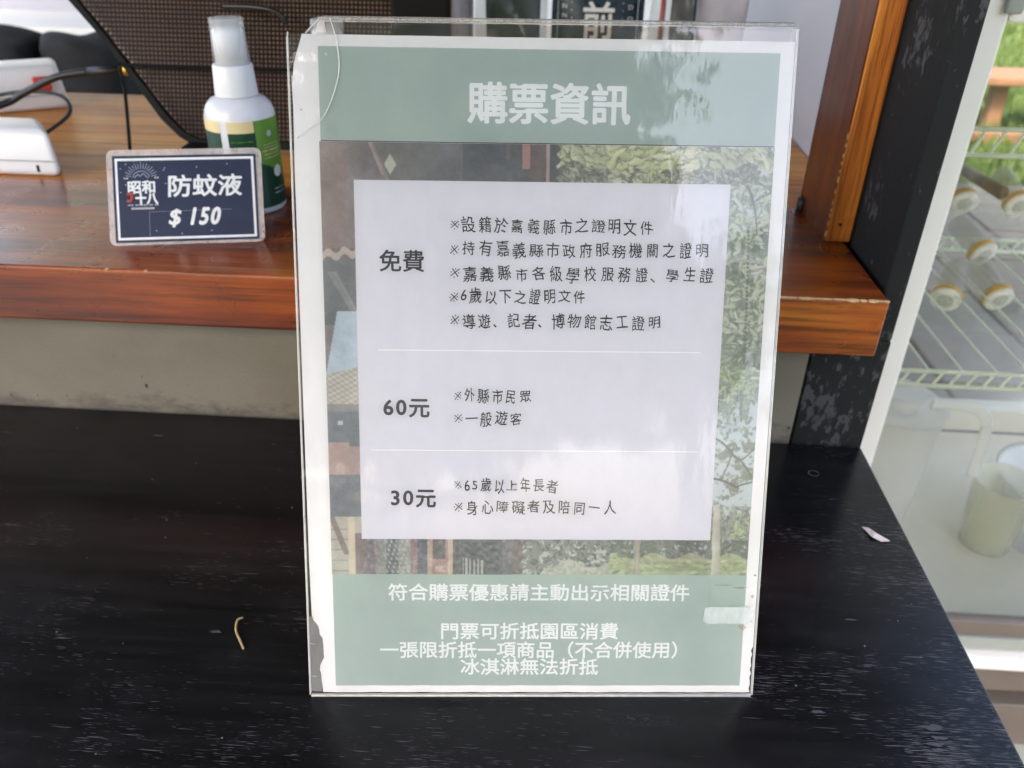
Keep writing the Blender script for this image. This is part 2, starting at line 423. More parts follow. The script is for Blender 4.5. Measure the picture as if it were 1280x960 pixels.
# shelf plank (front edge slightly uneven) + chips
shx = .2050
sh = T('serving_shelf', (-.2, 0, .0819), 'thick varnished red brown shelf plank with worn front edge above the beige wall', 'shelf')
bm = bmesh.new(); bx(bm, -1.5, shx, -.0859, .0875, .0819, .1203)
obj('plank', bm, M['shelf'], sh, bev=.0018, seg=4)
def chips(x0, x1, n, wmax):
    vs, fs = [], []; x = x0
    while x < x1:
        L = random.uniform(.001, .007 if n > .01 else .012); t = random.uniform(.0002, wmax); n0 = len(vs); K = 6
        for i in range(K + 1):
            xx = x + L * i / K; hgt = t * math.sin(math.pi * i / K) ** .5 * random.uniform(.5, 1)
            vs += [(xx, -.0862, .1203 - hgt * .8 - .0001), (xx, -.0862 + .0009, .12055), (xx, -.0845 + hgt * .9, .12052)]
        for i in range(K):
            a = n0 + i * 3; fs += [(a, a + 3, a + 4, a + 1), (a + 1, a + 4, a + 5, a + 2)]
        x += L + random.uniform(0, n) * random.choice((.1, .4, 1, 1.8)) if n > .01 else L + random.uniform(0, n)
    return vs, fs
c1 = obj('edge_chips', chips(.130, .2045, .0008, .0016), M['chip'], sh); c1['kind'] = 'stuff'
c2 = obj('edge_chips', chips(-.40, .13, .09, .0005), M['chip'], sh); c2['kind'] = 'stuff'
# window post
po = T('window_post', (.199, .05, .1203), 'square varnished orange brown wooden post standing on the shelf by the black board', 'post')
obj('shaded_side', box(.1899, .1906, .0112, .0860, .1205, 1.495), M['post_side'], po)  # thin facing that carries the painted shade of the post's left side
obj('post_shaft', box(.1907, .2082, .0108, .0860, .1205, 1.495), M['post'], po, bev=.0012)
vs, fs = [], []
z = .124
while z < .20:
    L = random.uniform(.002, .006); t = random.uniform(.0003, .0011); n0 = len(vs)
    vs += [(.1899, .0104, z), (.1899 + t, .0104, z + L * .3), (.1899 + t * .7, .0104, z + L * .8), (.1899, .0104, z + L), (.1897, .0104 + t, z + L * .5)]
    fs += [(n0, n0 + 1, n0 + 2, n0 + 3), (n0, n0 + 3, n0 + 4)]; z += L + random.uniform(.0005, .004)
c3 = obj('edge_chips', (vs, fs), M['chip'], po); c3['kind'] = 'stuff'
bm = bmesh.new(); bmesh.ops.create_icosphere(bm, subdivisions=2, radius=.0011, matrix=Matrix.Translation((.1985, .0107, .1335)))
obj('nail_hole', bm, M['black'], po)
bm = bmesh.new(); tube(bm, [(.1885, .075, .1195), (.1885, .075, .131)], .0035, 12)
obj('hinge_pin', bm, M['black'], po, smooth=True)

# desk inside, side wall, things far behind
de = T('inner_desk', (-.3, .3, .1203), 'blond varnished desk top inside the stall behind the shelf', 'desk')
obj('desk_top', box(-1.5, .2330, .0885, .40, .0819, .1190), M['desk'], de, bev=.001)
obj('desk_apron', box(-1.4, .20, .36, .38, -.75, .0815), M['roof'], de)
setp(obj('side_wall', box(.2350, .2450, .0900, .70, -.75, 1.495), M['sidewall'], loc=(.24, .4, -.75)), kind='structure')
setp(obj('rear_wall', box(-2.2, 1.3, 2.40, 2.45, -.75, 1.495), M['pale'], loc=(0, 2.4, -.75)), kind='structure')
bc = T('back_counter', (-1.2, 1.4, -.75), 'pale board counter at the back of the stall, top left corner', 'counter')
obj('board', box(-2.2, -.80, 1.30, 1.75, .030, .052), M['pale'], bc, bev=.002)
obj('cabinet', box(-2.1, -.86, 1.34, 1.70, -.75, .0295), M['blackmetal'], bc)
bm = box(-2.2, -.82, 1.55, 1.58, .0525, .18)
obj('upstand', bm, M['sidewall'], bc)
def blob(name, c, s, m, label, cat, seed=0, amp=.12):
    bm = bmesh.new(); bmesh.ops.create_icosphere(bm, subdivisions=4, radius=1)
    r = random.Random(seed); ph = [(r.uniform(1, 4), r.uniform(1, 4), r.uniform(2, 5), r.uniform(0, 6)) for _ in range(6)]
    for v in bm.verts:
        p = v.co.copy(); k = 1 + amp * sum(math.sin(a * p.x + b * p.y + c_ * p.z + d) for a, b, c_, d in ph) / 3
        e = max(abs(p.x), abs(p.y), abs(p.z)); p = p * (.55 + .45 / e) * k if e else p
        v.co = Vector((c[0] + p.x * s[0], c[1] + p.y * s[1], c[2] + p.z * s[2]))
    return setp(obj(name, bm, m, loc=(c[0], c[1], c[2] - s[2]), smooth=True), label, cat)
blob('cloth_bag', (-.985, .90, .02), (.10, .07, .085), M['cloth'], 'black cloth bag behind the power strip, left of the other bag', 'bag', 1)
blob('cloth_bag', (-.82, .92, .02), (.085, .07, .085), M['cloth'], 'black cloth bag beside the wire leg, right of the other bag', 'bag', 5)

# ------------------------------------------------------------------ white boxes and cables on the desk
def taperbox(name, x0, x1, y0, y1, z0, z1, ins, m, parent=None, rot=0, bev=.006, piv=None):
    bm = bmesh.new(); bx(bm, x0, x1, y0, y1, z0, z1)
    cx, cy = (x0 + x1) / 2, (y0 + y1) / 2
    for v in bm.verts:
        if v.co.z > (z0 + z1) / 2: v.co.x += ins if v.co.x < cx else -ins; v.co.y += ins if v.co.y < cy else -ins
    p = Vector(piv or (cx, cy, 0))
    if rot: bmesh.ops.rotate(bm, verts=bm.verts, cent=p, matrix=Matrix.Rotation(rot, 3, 'Z'))
    return obj(name, bm, m, parent, bev=bev, seg=4, smooth=True)
ab = T('adapter_box', (-.47, .13, .119), 'white plastic box with small slot at the left end of the desk', 'box')
bm = bmesh.new(); bx(bm, -.56, -.4060, .0925, .140, .1192, .157)
for v in bm.verts:
    if v.co.x > -.5:
        if v.co.y > .1: v.co.x -= .030
        if v.co.z > .13: v.co.x -= .007
    if v.co.z > .13: v.co.y += .006 if v.co.y < .1 else -.002
obj('housing', bm, M['whiteplastic'], ab, bev=.0065, seg=4, smooth=True)
bm = bmesh.new(); bx(bm, -.4275, -.4255, .0930, .0936, .1235, .1290)
obj('slot', bm, M['black'], ab)
for q in range(4): obj('vent_slit', box(-.500 + q * .006, -.4975 + q * .006, .0985, .1010, .1560, .1572), M['gasket'], ab)
obj('seam', box(-.5590, -.4095, .0918, .0925, .1325, .1330), M['gasket'], ab)
ps = T('power_strip', (-.62, .33, .119), 'white power strip with red switch lying diagonally at the left edge', 'power strip')
piv = (-.530, .335, 0); ra = math.radians(32)
taperbox('housing', -.80, -.530, .325, .385, .1192, .163, .004, M['whiteplastic'], ps, rot=ra, bev=.006, piv=piv)
def rotp(bm): bmesh.ops.rotate(bm, verts=bm.verts, cent=Vector(piv), matrix=Matrix.Rotation(ra, 3, 'Z')); return bm
obj('switch', rotp(box(-.560, -.543, .3215, .3300, .139, .153)), M['red'], ps, bev=.002)
for q in (0, 1): obj('socket', rotp(box(-.690 + q * .050, -.660 + q * .050, .340, .368, .1622, .1636)), M['gasket'], ps, bev=.002)
obj('side_seam', rotp(box(-.795, -.534, .3235, .3245, .1345, .1352)), M['gasket'], ps)
obj('indicator', rotp(box(-.625, -.620, .3222, .3300, .137, .149)), M['black'], ps, bev=.0005)
def ray_y(u, v, y):
    d = F + R * ((u - 640) / 1025.41) - U * ((v - 480) / 1025.41); t = (y + .55) / d.y; return CAMLOC + d * t
cb = T('audio_cable', tuple(ray_y(-10, 140, .25)), 'black cable with gold plug running over the power strip', 'cable')
bm = bmesh.new(); tube(bm, bez([(-.60, .17, .130), (-.5463, .24, .140), (-.5245, .25, .1500), (-.4880, .252, .1660), (-.4560, .255, .1715)]), .0035, 10)
obj('cord', bm, M['rubber'], cb, smooth=True)
bm = bmesh.new(); tube(bm, [(-.4560, .255, .1715), (-.4220, .258, .1735)], [.0042, .0034], 12)
obj('strain_relief', bm, M['rubber'], cb, smooth=True)
bm = bmesh.new(); tube(bm, [(-.4218, .258, .1735), (-.4140, .2585, .1738)], .0048, 14)
obj('plug_ring', bm, M['gold'], cb, smooth=True)
bm = bmesh.new(); tube(bm, [(-.4138, .2585, .1738), (-.4040, .2590, .1742)], .0022, 10)
obj('plug_tip', bm, M['steel'], cb, smooth=True)
bm = bmesh.new(); tube(bm, bez([(-.60, .26, .135), (-.555, .27, .1450), (-.515, .27, .1480), (-.490, .262, .1440), (-.480, .245, .1330), (-.487, .21, .1230)]), .0018, 8)
setp(obj('thin_cable', bm, M['rubber'], loc=(-.5, .25, .12), smooth=True), 'thin black cable looping down between power strip and white box', 'cable')

# ------------------------------------------------------------------ mesh stand
def mp(x, z): return Vector((x, .187 + (z - .119) * .35, z))
ms = T('mesh_stand', (-.25, .19, .119), 'black perforated metal stand leaning back behind the spray bottle', 'stand')
out = [(-.4750, .2900), (-.4413, .2377), (-.4127, .2080), (-.3613, .1433), (-.3449, .1292), (-.3300, .1215), (-.100, .1215), (-.100, .2900)]
inn = [(-.4610, .2900), (-.4335, .2395), (-.4055, .2080), (-.3548, .1468), (-.3392, .1335), (-.3250, .1280), (-.1080, .1280), (-.1080, .2900)]
bm = bmesh.new(); nn = Vector((0, -.944, .33)).normalized()
for sgn in (0,):
    rows = []
    for (x, z), (xi, zi) in zip(out, inn):
        a = mp(x, z); b_ = mp(xi, zi)
        rows.append([bm.verts.new(p) for p in (a, a + nn * .007, b_ + nn * .007, b_)])
    for A, B in zip(rows, rows[1:]):
        for k in range(4): bm.faces.new((A[k], A[(k + 1) % 4], B[(k + 1) % 4], B[k]))
    bm.faces.new(rows[0]); bm.faces.new(rows[-1][::-1])
obj('rim', bm, M['blackmetal'], ms, bev=.001)
bm = bmesh.new(); off = Vector((0, .010, 0)); bm.faces.new([bm.verts.new(mp(x, z) + off) for x, z in out])
obj('backing_board', bm, M['meshback'], ms)
# woven wires
from bisect import bisect
def left_at(z):
    for (x0, z0), (x1, z1) in zip(inn[:6], inn[1:6]):
        if z1 <= z <= z0: return x1 + (x0 - x1) * (z - z1) / (z0 - z1)
    return -.461
def bot_at(x):
    for (x0, z0), (x1, z1) in zip(inn[:6], inn[1:6]):
        if x0 <= x <= x1: return z0 + (z1 - z0) * (x - x0) / (x1 - x0)
    return .128
bm = bmesh.new(); z = .1285
while z < .289:
    tube(bm, [mp(left_at(z), z) + nn * .002, mp(-.109, z) + nn * .002], .00085, 4, False); z += .0037
x = -.459
while x < -.109:
    tube(bm, [mp(x, bot_at(x)) + nn * .0027, mp(x, .289) + nn * .0027], .00085, 4, False); x += .0037
wm = obj('perforated_sheet', bm, M['wire'], ms); wm['kind'] = 'stuff'
bm = bmesh.new(); tube(bm, bez([(-.3890, .1750, .1195), (-.3930, .196, .165), (-.3957, .2030, .1870), (-.3900, .2040, .1885), (-.33, .203, .1885), (-.10, .203, .1895)], 6), .0016, 10)
obj('bail_wire', bm, M['blackmetal'], ms, smooth=True)
obj('foot', box(-.338, -.300, .165, .200, .1192, .1275), M['blackmetal'], ms, bev=.003)
obj('foot', box(-.155, -.115, .165, .200, .1192, .1275), M['blackmetal'], ms, bev=.003)
bm = bmesh.new(); tube(bm, bez([mp(-.30, .2345) + nn * .008, mp(-.27, .2335) + nn * .012, mp(-.25, .230) + nn * .012, mp(-.244, .222) + nn * .008]), .0022, 8)
obj('moulded_handle', bm, M['wire'], ms, smooth=True)
# tablet-like dark slab at the stand's right end
tb = T('tablet', (-.11, .24, .119), 'dark flat device resting against the right end of the mesh stand', 'tablet')
bm = bmesh.new()
bx(bm, -.150, -.099, .212, .221, .1215, .262); obj('casing', bm, M['blackmetal'], tb, bev=.003)

# ------------------------------------------------------------------ spray bottles
BX, BY, BZ = -.2302, .0421, .1203
bt = T('spray_bottle', (BX, BY, BZ), 'white spray bottle with green label behind the price card', 'bottle', 'insect repellent spray bottles')
def L(name, prof, m, n=48, **k):
    return obj(name, lathe(bmesh.new(), BX, BY, prof, n), m, bt, smooth=True, **k)
L('bottle_body', [(.0005, .1204), (.0235, .1204), (.0248, .1222), (.0248, .1250), (.0248, .186), (.0243, .1905), (.0226, .1955), (.0195, .1990), (.0160, .2008), (.0125, .2015), (.0005, .2016)], M['bottleplastic'])
L('collar', [(.0005, .2016), (.0146, .2016), (.0148, .2030), (.0137, .2215), (.0131, .2225), (.0005, .2225)], M['whiteplastic'])
L('pump', [(.0005, .2226), (.0108, .2226), (.0106, .2440), (.0092, .2455), (.0005, .2456)], M['whiteplastic'])
L('clear_cap', [(.0126, .2226), (.0113, .2518), (.0109, .2523), (.0005, .2523)], M['capclear'])
phi0 = math.atan2(-.55 - BY, 0 - BX)
def patch(name, fn, m, r, parent=bt, na=40, nz=30, a0=-110, a1=110, z0=.125, z1=.188):
    vs, fs, idx = [], [], {}
    for i in range(na):
        for j in range(nz):
            a = a0 + (a1 - a0) * (i + .5) / na; zz = z0 + (z1 - z0) * (j + .5) / nz
            if not fn(a, zz): continue
            q = []
            for ii, jj in ((i, j), (i + 1, j), (i + 1, j + 1), (i, j + 1)):
                if (ii, jj) not in idx:
                    aa = phi0 + math.radians(a0 + (a1 - a0) * ii / na); idx[(ii, jj)] = len(vs)
                    vs.append((BX + r * math.cos(aa), BY + r * math.sin(aa), z0 + (z1 - z0) * jj / nz))
                q.append(idx[(ii, jj)])
            fs.append(q)
    return obj(name, (vs, fs), m, parent, smooth=True)
lb = lambda a: .158 - .012 * max(0, (a - 22) / 45) ** 1.3
gap = lambda a: -36 < a < -25
patch('label_band', lambda a, z: z > .1805 and a < 19 and not gap(a), M['cream'], .02505, na=72, nz=40)
patch('label', lambda a, z: (z <= .1805 or a > 19) and not gap(a), M['darkgreen'], .0250, na=72, nz=40)
patch('label_leaf', lambda a, z: a > 19 and z > lb(a), M['lightgreen'], .02508, na=90, nz=90)
patch('label_emblem', lambda a, z: ((a - 55) * .42e-3) ** 2 + (z - .150) ** 2 < .0042 ** 2, M['whiteplastic'], .02516, na=140, nz=140)
patch('label_emblem', lambda a, z: ((a - 45) * .42e-3) ** 2 + (z - .178) ** 2 < .0022 ** 2, M['pinkwhite'], .02516, na=140, nz=140)
patch('label_print', lambda a, z: (abs(z - .1375) < .0005 or abs(z - .1345) < .0005) and 42 < a < 68 and math.sin(a * 2.1) > -.4, M['pinkwhite'], .02516, na=140, nz=140)
patch('label_print', lambda a, z: any(abs(z - q) < .00035 for q in (.1610, .1635, .1685, .1705)) and 30 < a < 70 and math.sin(a * 3.7 + z * 9000) > -.2, M['cream'], .02516, na=160, nz=220)
patch('label_print', lambda a, z: any(abs(z - q) < .0004 for q in (.166, .170, .174)) and -20 < a < 14 and math.sin(a * 2.9 + z * 7000) > 0, M['lightgreen'], .02516, na=160, nz=220)
patch('label_print', lambda a, z: abs(z - .1660) < .0007 and 28 < a < 75 and math.sin(a * 1.4) > -.3, M['cream'], .02516, na=140, nz=140)
b2 = copy_tree(bt, (.0640, .020, -.002)); b2['label'] = 'spray bottle mostly hidden behind the ticket notice, only its cap showing'

# ------------------------------------------------------------------ text
_tc = {}
def glyph(chr_):
    if chr_ in _tc: return _tc[chr_]
    if chr_ == '※':
        vs, fs = [], []
        def q(x0, y0, x1, y1, t):
            d = Vector((x1 - x0, y1 - y0)).normalized() * t; k = len(vs)
            vs.extend([(x0 + d.y, y0 - d.x), (x0 - d.y, y0 + d.x), (x1 - d.y, y1 + d.x), (x1 + d.y, y1 - d.x)]); fs.append((k, k + 1, k + 2, k + 3))
        q(.06, .06, .60, .62, .028); q(.60, .08, .08, .60, .028)
        for x, y in ((.33, .62), (.33, .04), (.06, .34), (.60, .34)): q(x - .035, y, x + .035, y, .035)
        _tc[chr_] = (vs, fs); return vs, fs
    c = bpy.data.curves.new('t', 'FONT'); c.body = chr_; c.size = 1; c.resolution_u = 3
    o = bpy.data.objects.new('t', c); COL.objects.link(o); bpy.context.view_layer.update()
    me = bpy.data.meshes.new_from_object(o.evaluated_get(bpy.context.evaluated_depsgraph_get()))
    vs = [(v.co.x, v.co.y) for v in me.vertices]; fs = [tuple(p.vertices) for p in me.polygons]
    bpy.data.objects.remove(o); bpy.data.curves.remove(c); bpy.data.meshes.remove(me)
    _tc[chr_] = (vs, fs); return vs, fs
def adv(c):
    if c == ' ': return .35
    if c == '※': return .72
    if c == '、': return .78
    if ord(c) < 128: return .60
    return 1.0
def text_geo(s, u0, u1, vc, size, place, bold=0, hand=False, shear=0, n0=.12, seed=0, sx=None):
    """lay the string from u0 to u1 (mm) centred on height vc; place(u, v, n) -> world"""
    rr = random.Random(seed); tot = sum(adv(c) for c in s); k = (u1 - u0) / tot
    vs, fs = [], []; u = u0
    shifts = [(0, 0)] if not bold else [(0, 0)] + [(bold * math.cos(t * math.pi / 4), bold * math.sin(t * math.pi / 4)) for t in range(8)]
    for c in s:
        if c != ' ':
            gv, gf = glyph(c); w_ = adv(c); cj = ord(c) >= 128 and c not in '※'
            jx = rr.uniform(-.03, .03) if hand else 0; jy = rr.uniform(-.07, .07) if hand else 0; ja = rr.uniform(-.09, .09) if hand else 0
            js = rr.uniform(.82, 1.04) if hand else 1; gw = (k * w_ / (size * w_)) if True else 1
            if hand: gw = min(gw, 1) * rr.uniform(.76, .92)
            cu = u + k * w_ / 2; half = .5 if cj else w_ / 2 - .02; my = .38 if cj else .345
            if c == '※': my = .335; js *= .85
            ca, sa = math.cos(ja), math.sin(ja); wp = [rr.uniform(0, 6.28) for _ in range(4)]; wa = .030 if hand else 0
            for q, (dx, dy) in enumerate(shifts):
                n_ = len(vs)
                for x, y in gv:
                    if wa: x, y = x + wa * math.sin(y * 6.5 + wp[0]) + .010 * math.sin(y * 17 + wp[1]), y + wa * math.sin(x * 6.0 + wp[2]) + .012 * math.sin(x * 15 + wp[3])
                    X = (x - half) * size * min(gw, 1.15); Y = (y - my) * size * js
                    X += shear * Y; X, Y = X * ca - Y * sa, X * sa + Y * ca
                    vs.append(place(cu + X + jx * size + dx * size, vc + Y + jy * size + dy * size, n0 + q * .008))
                fs += [tuple(i + n_ for i in f) for f in gf]
        u += k * adv(c)
    return vs, fs

# ------------------------------------------------------------------ the notice and its holder
sy, ln = .0752217, .3653768
sX = Vector((math.cos(sy), math.sin(sy), 0)); sN = Vector((-math.sin(sy), math.cos(sy), 0))
sU = Vector((0, 0, math.cos(ln))) + sN * math.sin(ln); sF = sX.cross(sU)          # sF points to the viewer
O = Vector((-.0933049, -.2985007, 0)) + sU * .005997
def ripple(u, v):
    return .10 * math.sin(u * .11 + .7) * math.sin(v * .021 + .4) + .10 * math.sin(u * .27 + v * .01) + .06 * math.sin(u * .55 + 1.2 + v * .02)
def P(u, v, n=0): return O + sX * (u / 1000) + sU * (v / 1000) + sF * ((n + ripple(u, v)) / 1000)
def Q(u, v, n=0): return O + sX * (u / 1000) + sU * (v / 1000) + sF * (n / 1000)
nt = T('ticket_notice', tuple(Q(93, -3.5)), 'white and sage green printed ticket price notice inside the clear acrylic stand', 'notice')
def sheet(name, outline, n, m, parent=nt, step=6, pl=P):
    """grid clipped to an outline (left/right limits per row)"""
    vs, fs = [], []; rows = outline
    K = 120
    for (v, a, b_) in rows:
        for i in range(K + 1): vs.append(pl(a + (b_ - a) * i / K, v, n))
    for j in range(len(rows) - 1):
        for i in range(K): q = j * (K + 1) + i; fs.append((q, q + 1, q + K + 2, q + K + 1))
    return obj(name, (vs, fs), m, parent, smooth=True)
def leftlim(v):
    tab = [(-3.6, -6.5), (2, -7.0), (6, -7.2), (9, -7.9), (11.5, -7.0), (14, -5.6), (20, -5.7), (24, -6.0), (26.5, -7.6), (29, -7.2), (31.5, -8.6), (34, -10.6), (60, -11.0), (150, -11.2), (240, -11.3), (262, -11.0), (272, -11.2), (280, -10.2), (286, -8.4), (291.2, -6.6), (292.5, -6.4)]
    for (a, x0), (b_, x1) in zip(tab, tab[1:]):
        if a <= v <= b_: return x0 + (x1 - x0) * (v - a) / (b_ - a)
    return tab[-1][1]
vsr = [-3.6 + 295.6 * i / 150 for i in range(151)]
rows = []
for i, v in enumerate(vsr):
    rr_ = 198.0 if v > 20 else 197.4 + .35 * math.sin(v * 1.3)
    rows.append((v, leftlim(v), rr_))
pp = sheet('paper_sheet', rows, 0, M['paper'])
# wavy bottom margin: the paper sits on the fold
def rect(name, u0, u1, v0, v1, n, m, parent=nt, wob=0, rv=40):
    return sheet(name, [(v0 + (v1 - v0) * i / rv, u0, u1) for i in range(rv + 1)], n, m, parent)
rect('header_band', 0, 192.2, 249.9, 287.4, .12, M['band'])
rect('footer_band', -.4, 192.6, 0, 56.2, .12, M['band'])
rect('band_rule', 0, 192.2, 249.5, 249.9, .15, M['ink'], rv=2)
rect('text_panel', 13.5, 174.4, 73.4, 233.9, .20, M['panelwhite'])
rect('divider_rule', 22.3, 165.1, 160.9, 161.35, .24, M['rule'], rv=2)
rect('divider_rule', 18.6, 166.4, 115.4, 115.85, .24, M['rule'], rv=2)

# printed photograph: painted cell by cell
def paint():
    st = .38; nu, nv = int(193.4 / st), int(194 / st)
    uu = -.6 + (np.arange(nu) + .5) * st; vv = 56 + (np.arange(nv) + .5) * st
    UU, VV = np.meshgrid(uu, vv); C = np.zeros((nv, nu, 3))
    def fill(mask, c, j=0):
        C[mask] = np.array(c) + (RNG.normal(0, j, (mask.sum(), 1)) if j else 0)
    sm = np.sin(UU * .23 + VV * .05) + np.sin(UU * .09 + 1) + np.sin(VV * .31) * .3
    # eaves along the top, left to right
    C[:] = (128, 132, 130)
    t = np.clip(UU / 60, 0, 1)[..., None]
    C[:] = np.array((140, 126, 124)) * (1 - t) + np.array((104, 110, 114)) * t
    C += sm[..., None] * 3
    fill((UU > 60) & (UU < 101), (92, 98, 106), 2)
    C[(UU < 11) & (VV > 195)] -= (-8, 4, 6)
    lin_ = lambda u0, v0, u1, v1: np.abs((UU - u0) * (v1 - v0) - (VV - v0) * (u1 - u0)) / math.hypot(u1 - u0, v1 - v0)
    fill((lin_(20.5, 250, 25.5, 238) < .9) & (VV > 236), (176, 146, 140), 3)
    fill((lin_(25.5, 240, 28, 234) < .5) & (VV > 233), (150, 130, 128), 3)
    fill((np.abs(UU - 29) / 2.6 + np.abs(VV - 240.5) / 4.4 < 1), (196, 200, 172), 3)
    fill((UU > 85) & (UU < 88.3) & (VV > 239), (178, 112, 104), 3)
    fill((UU > 88.3) & (UU < 95), (112, 92, 92), 3)
    fill((UU > 95) & (UU < 96.6), (176, 146, 132), 3)
    fill((UU > 78) & (UU < 80) & (VV > 243), (120, 104, 108), 2)
    fill((UU >= 96.6) & (UU < 101), (84, 88, 94), 3)
    # left strip
    Lm = UU < 14
    fill(Lm & (VV < 205) & (VV > 172), (112, 116, 122), 2)
    fill(Lm & (np.abs(VV - 202 - .12 * UU - 1.2 * np.sin(UU * .9)) < 1.7), (196, 172, 160), 3)
    for k in range(9):
        fill(Lm & (lin_(1 + k * 1.0, 196 - k * 1.2, 9 + k * .8, 182 - k) < .5) & (VV > 176) & (VV < 195), (132 + 6 * (k % 3),) * 3, 3)
    sk = Lm & (VV < 178 - np.maximum(0, (5 - UU)) * 5) & (VV > 149)
    fill(sk, (178, 200, 216), 2)
    rf = Lm & (VV < 150 + .25 * UU) & (VV > 136.5)
    C[rf] = (np.array((192, 184, 170)) + (np.sin(VV * 2.6 + UU * .4) * np.sin(UU * 1.7) * 22)[..., None])[rf]
    fill(Lm & (VV <= 136.5) & (VV > 133), (150, 148, 140), 4)
    fill(Lm & (VV <= 133) & (VV > 113), (118, 126, 138), 2)
    fill(Lm & (np.abs(VV - 128) < 1.1) & (np.abs(UU - 5) < 1.2), (205, 210, 212))
    fill(Lm & (VV <= 119) & (VV > 104) & (UU < 9), (184, 148, 138), 3)
    fill(Lm & (VV <= 117) & (VV > 104) & (UU >= 9), (176, 146, 138), 3)
    fill(Lm & (VV <= 104) & (VV > 84), (120, 128, 138), 3)
    fill(Lm & (VV <= 84), (188, 184, 170), 3)
    for k in range(5): fill(Lm & (VV <= 84) & (np.abs((VV - 58 - k * 5)) < .35) & (UU < 7), (158, 158, 148), 2)
    fill((lin_(0, 84, 6.5, 66) < 1.3) & (VV < 84) & (VV > 66) & Lm, (142, 122, 122), 3)
    fill((UU > 7.2) & (UU < 10.6) & (VV < 84), (212, 194, 160), 3)
    fill((UU > 10.6) & (UU < 15.5) & (VV < 76), (138, 120, 120), 3)
    # bottom strip, timber front
    B = VV < 73.6
    for a, b_, c in ((14, 19, (130, 118, 124)), (19, 22, (150, 142, 146)), (22, 24.5, (142, 150, 138)), (24.5, 30, (108, 120, 124)), (30, 36, (150, 156, 150)), (36, 39, (156, 128, 124)),
                     (39, 43.5, (104, 114, 124)), (43.5, 45.6, (190, 158, 142)), (45.6, 53, (168, 130, 122)), (53, 55.2, (198, 176, 152)), (55.2, 58, (108, 100, 110)), (58, 78, (106, 110, 118)), (78, 83, (122, 118, 130)), (83, 87, (130, 112, 114))):
        fill(B & (UU > a) & (UU <= b_), c, 4)
    fill(B & (UU > 46) & (UU < 52) & (VV > 63.5), (108, 106, 112), 3)
    fill(B & (UU > 47) & (UU < 52) & (VV > 57.5) & (VV < 60), (196, 160, 148), 3)
    wv = B & (UU > 59) & (UU < 77) & (VV < 72)
    C[wv] = (np.array((98, 102, 114)) + (np.sin(VV * 1.7 + UU * .5 + np.sin(UU * .9) * 1.2) * np.sin(UU * .55 + VV * .3) * 16)[..., None])[wv]
    fill(B & (UU > 60) & (UU < 70) & (VV < 64.5 - (UU - 60) * .15) & (np.sin(UU * 3.4) > -.1), (190, 188, 184), 5)
    fill(B & (UU > 24) & (UU < 36) & (np.sin(UU * 2.6 + VV * .7) * np.sin(VV * 1.5) > .45), (176, 178, 168), 5)
    # soft cloud of tone used everywhere
    def cloud(size, oct_=3):
        out_ = np.zeros((nv, nu)); amp = 1
        for o_ in range(oct_):
            k = max(2, int(size / st / 2 ** o_)); gx, gy = nu // k + 3, nv // k + 3; g_ = RNG.normal(0, 1, (gy, gx))
            xi, yi = np.arange(nu) / k, np.arange(nv) / k; x0, y0 = xi.astype(int), yi.astype(int)
            fx, fy = xi - x0, yi - y0; fx, fy = fx * fx * (3 - 2 * fx), fy * fy * (3 - 2 * fy)
            a_ = g_[y0][:, x0] * (1 - fx) + g_[y0][:, x0 + 1] * fx; b_ = g_[y0 + 1][:, x0] * (1 - fx) + g_[y0 + 1][:, x0 + 1] * fx
            out_ += amp * (a_ * (1 - fy)[:, None] + b_ * fy[:, None]); amp *= .6
        return out_
    C[:] += (cloud(16) * 5)[..., None]; C[:] += (cloud(3) * 3)[..., None]
    bb = B & (UU <= 87) & (UU > 14); C[bb] += (cloud(1.6) * 9)[bb][:, None]
    def leaves(mask, n, cols, r0, r1, dark, ang=None):
        """pointed leaves, each with a dark underside, a lit blade and a midrib"""
        idx = np.argwhere(mask)
        for k in range(n):
            j, i = idx[RNG.integers(len(idx))]; a = RNG.uniform(r0, r1); wd = RNG.uniform(.28, .5)
            th = RNG.uniform(0, math.pi) if ang is None else ang + RNG.normal(0, .5); w_ = int(a * 1.3 / st) + 2
            s0, s1, t0, t1 = max(0, j - w_), min(nv, j + w_), max(0, i - w_), min(nu, i + w_)
            du = UU[s0:s1, t0:t1] - UU[j, i]; dv = VV[s0:s1, t0:t1] - VV[j, i]
            p = (du * math.cos(th) + dv * math.sin(th)) / a; q = (-du * math.sin(th) + dv * math.cos(th)) / (a * wd)
            prof = 1 - p * p; mk = mask[s0:s1, t0:t1]; sub = C[s0:s1, t0:t1]
            sh = (np.abs(q + .45) < prof * 1.05) & (np.abs(p) < 1.05) & mk; sub[sh] = sub[sh] * .45 + np.array(dark) * .55
            e = (np.abs(q) < prof) & (np.abs(p) < 1) & mk; col = np.array(cols[RNG.integers(len(cols))]) + RNG.normal(0, 7)
            sub[e] = sub[e] * .12 + (col + (q[e] * 13)[:, None]) * .88
            if a > 1.6:
                m_ = e & (np.abs(q) < .16); sub[m_] = sub[m_] * .5 + (col + 26) * .5
    SKY = (196, 208, 216)
    top = (VV > 233) & (UU > 100.5 + np.sin(VV * 1.3))
    cl = cloud(9)
    C[top] = (np.array((120, 128, 110)) + (cl * 12)[..., None])[top]
    fill(top & (UU > 158) & (cl > .35), SKY, 3)
    leaves(top, 520, [(150, 162, 122), (132, 144, 112), (164, 174, 136)], .7, 1.7, (96, 104, 92))
    leaves(top & (VV > 240 + 3 * np.sin(UU * .25)), 330, [(186, 194, 132), (198, 204, 150), (172, 186, 124), (208, 210, 168)], 1.2, 3.4, (112, 118, 92), 2.5)
    leaves(top & (UU > 122) & (UU < 160), 110, [(204, 208, 146), (196, 204, 128), (212, 214, 172)], 1.6, 4.2, (122, 128, 96), .5)
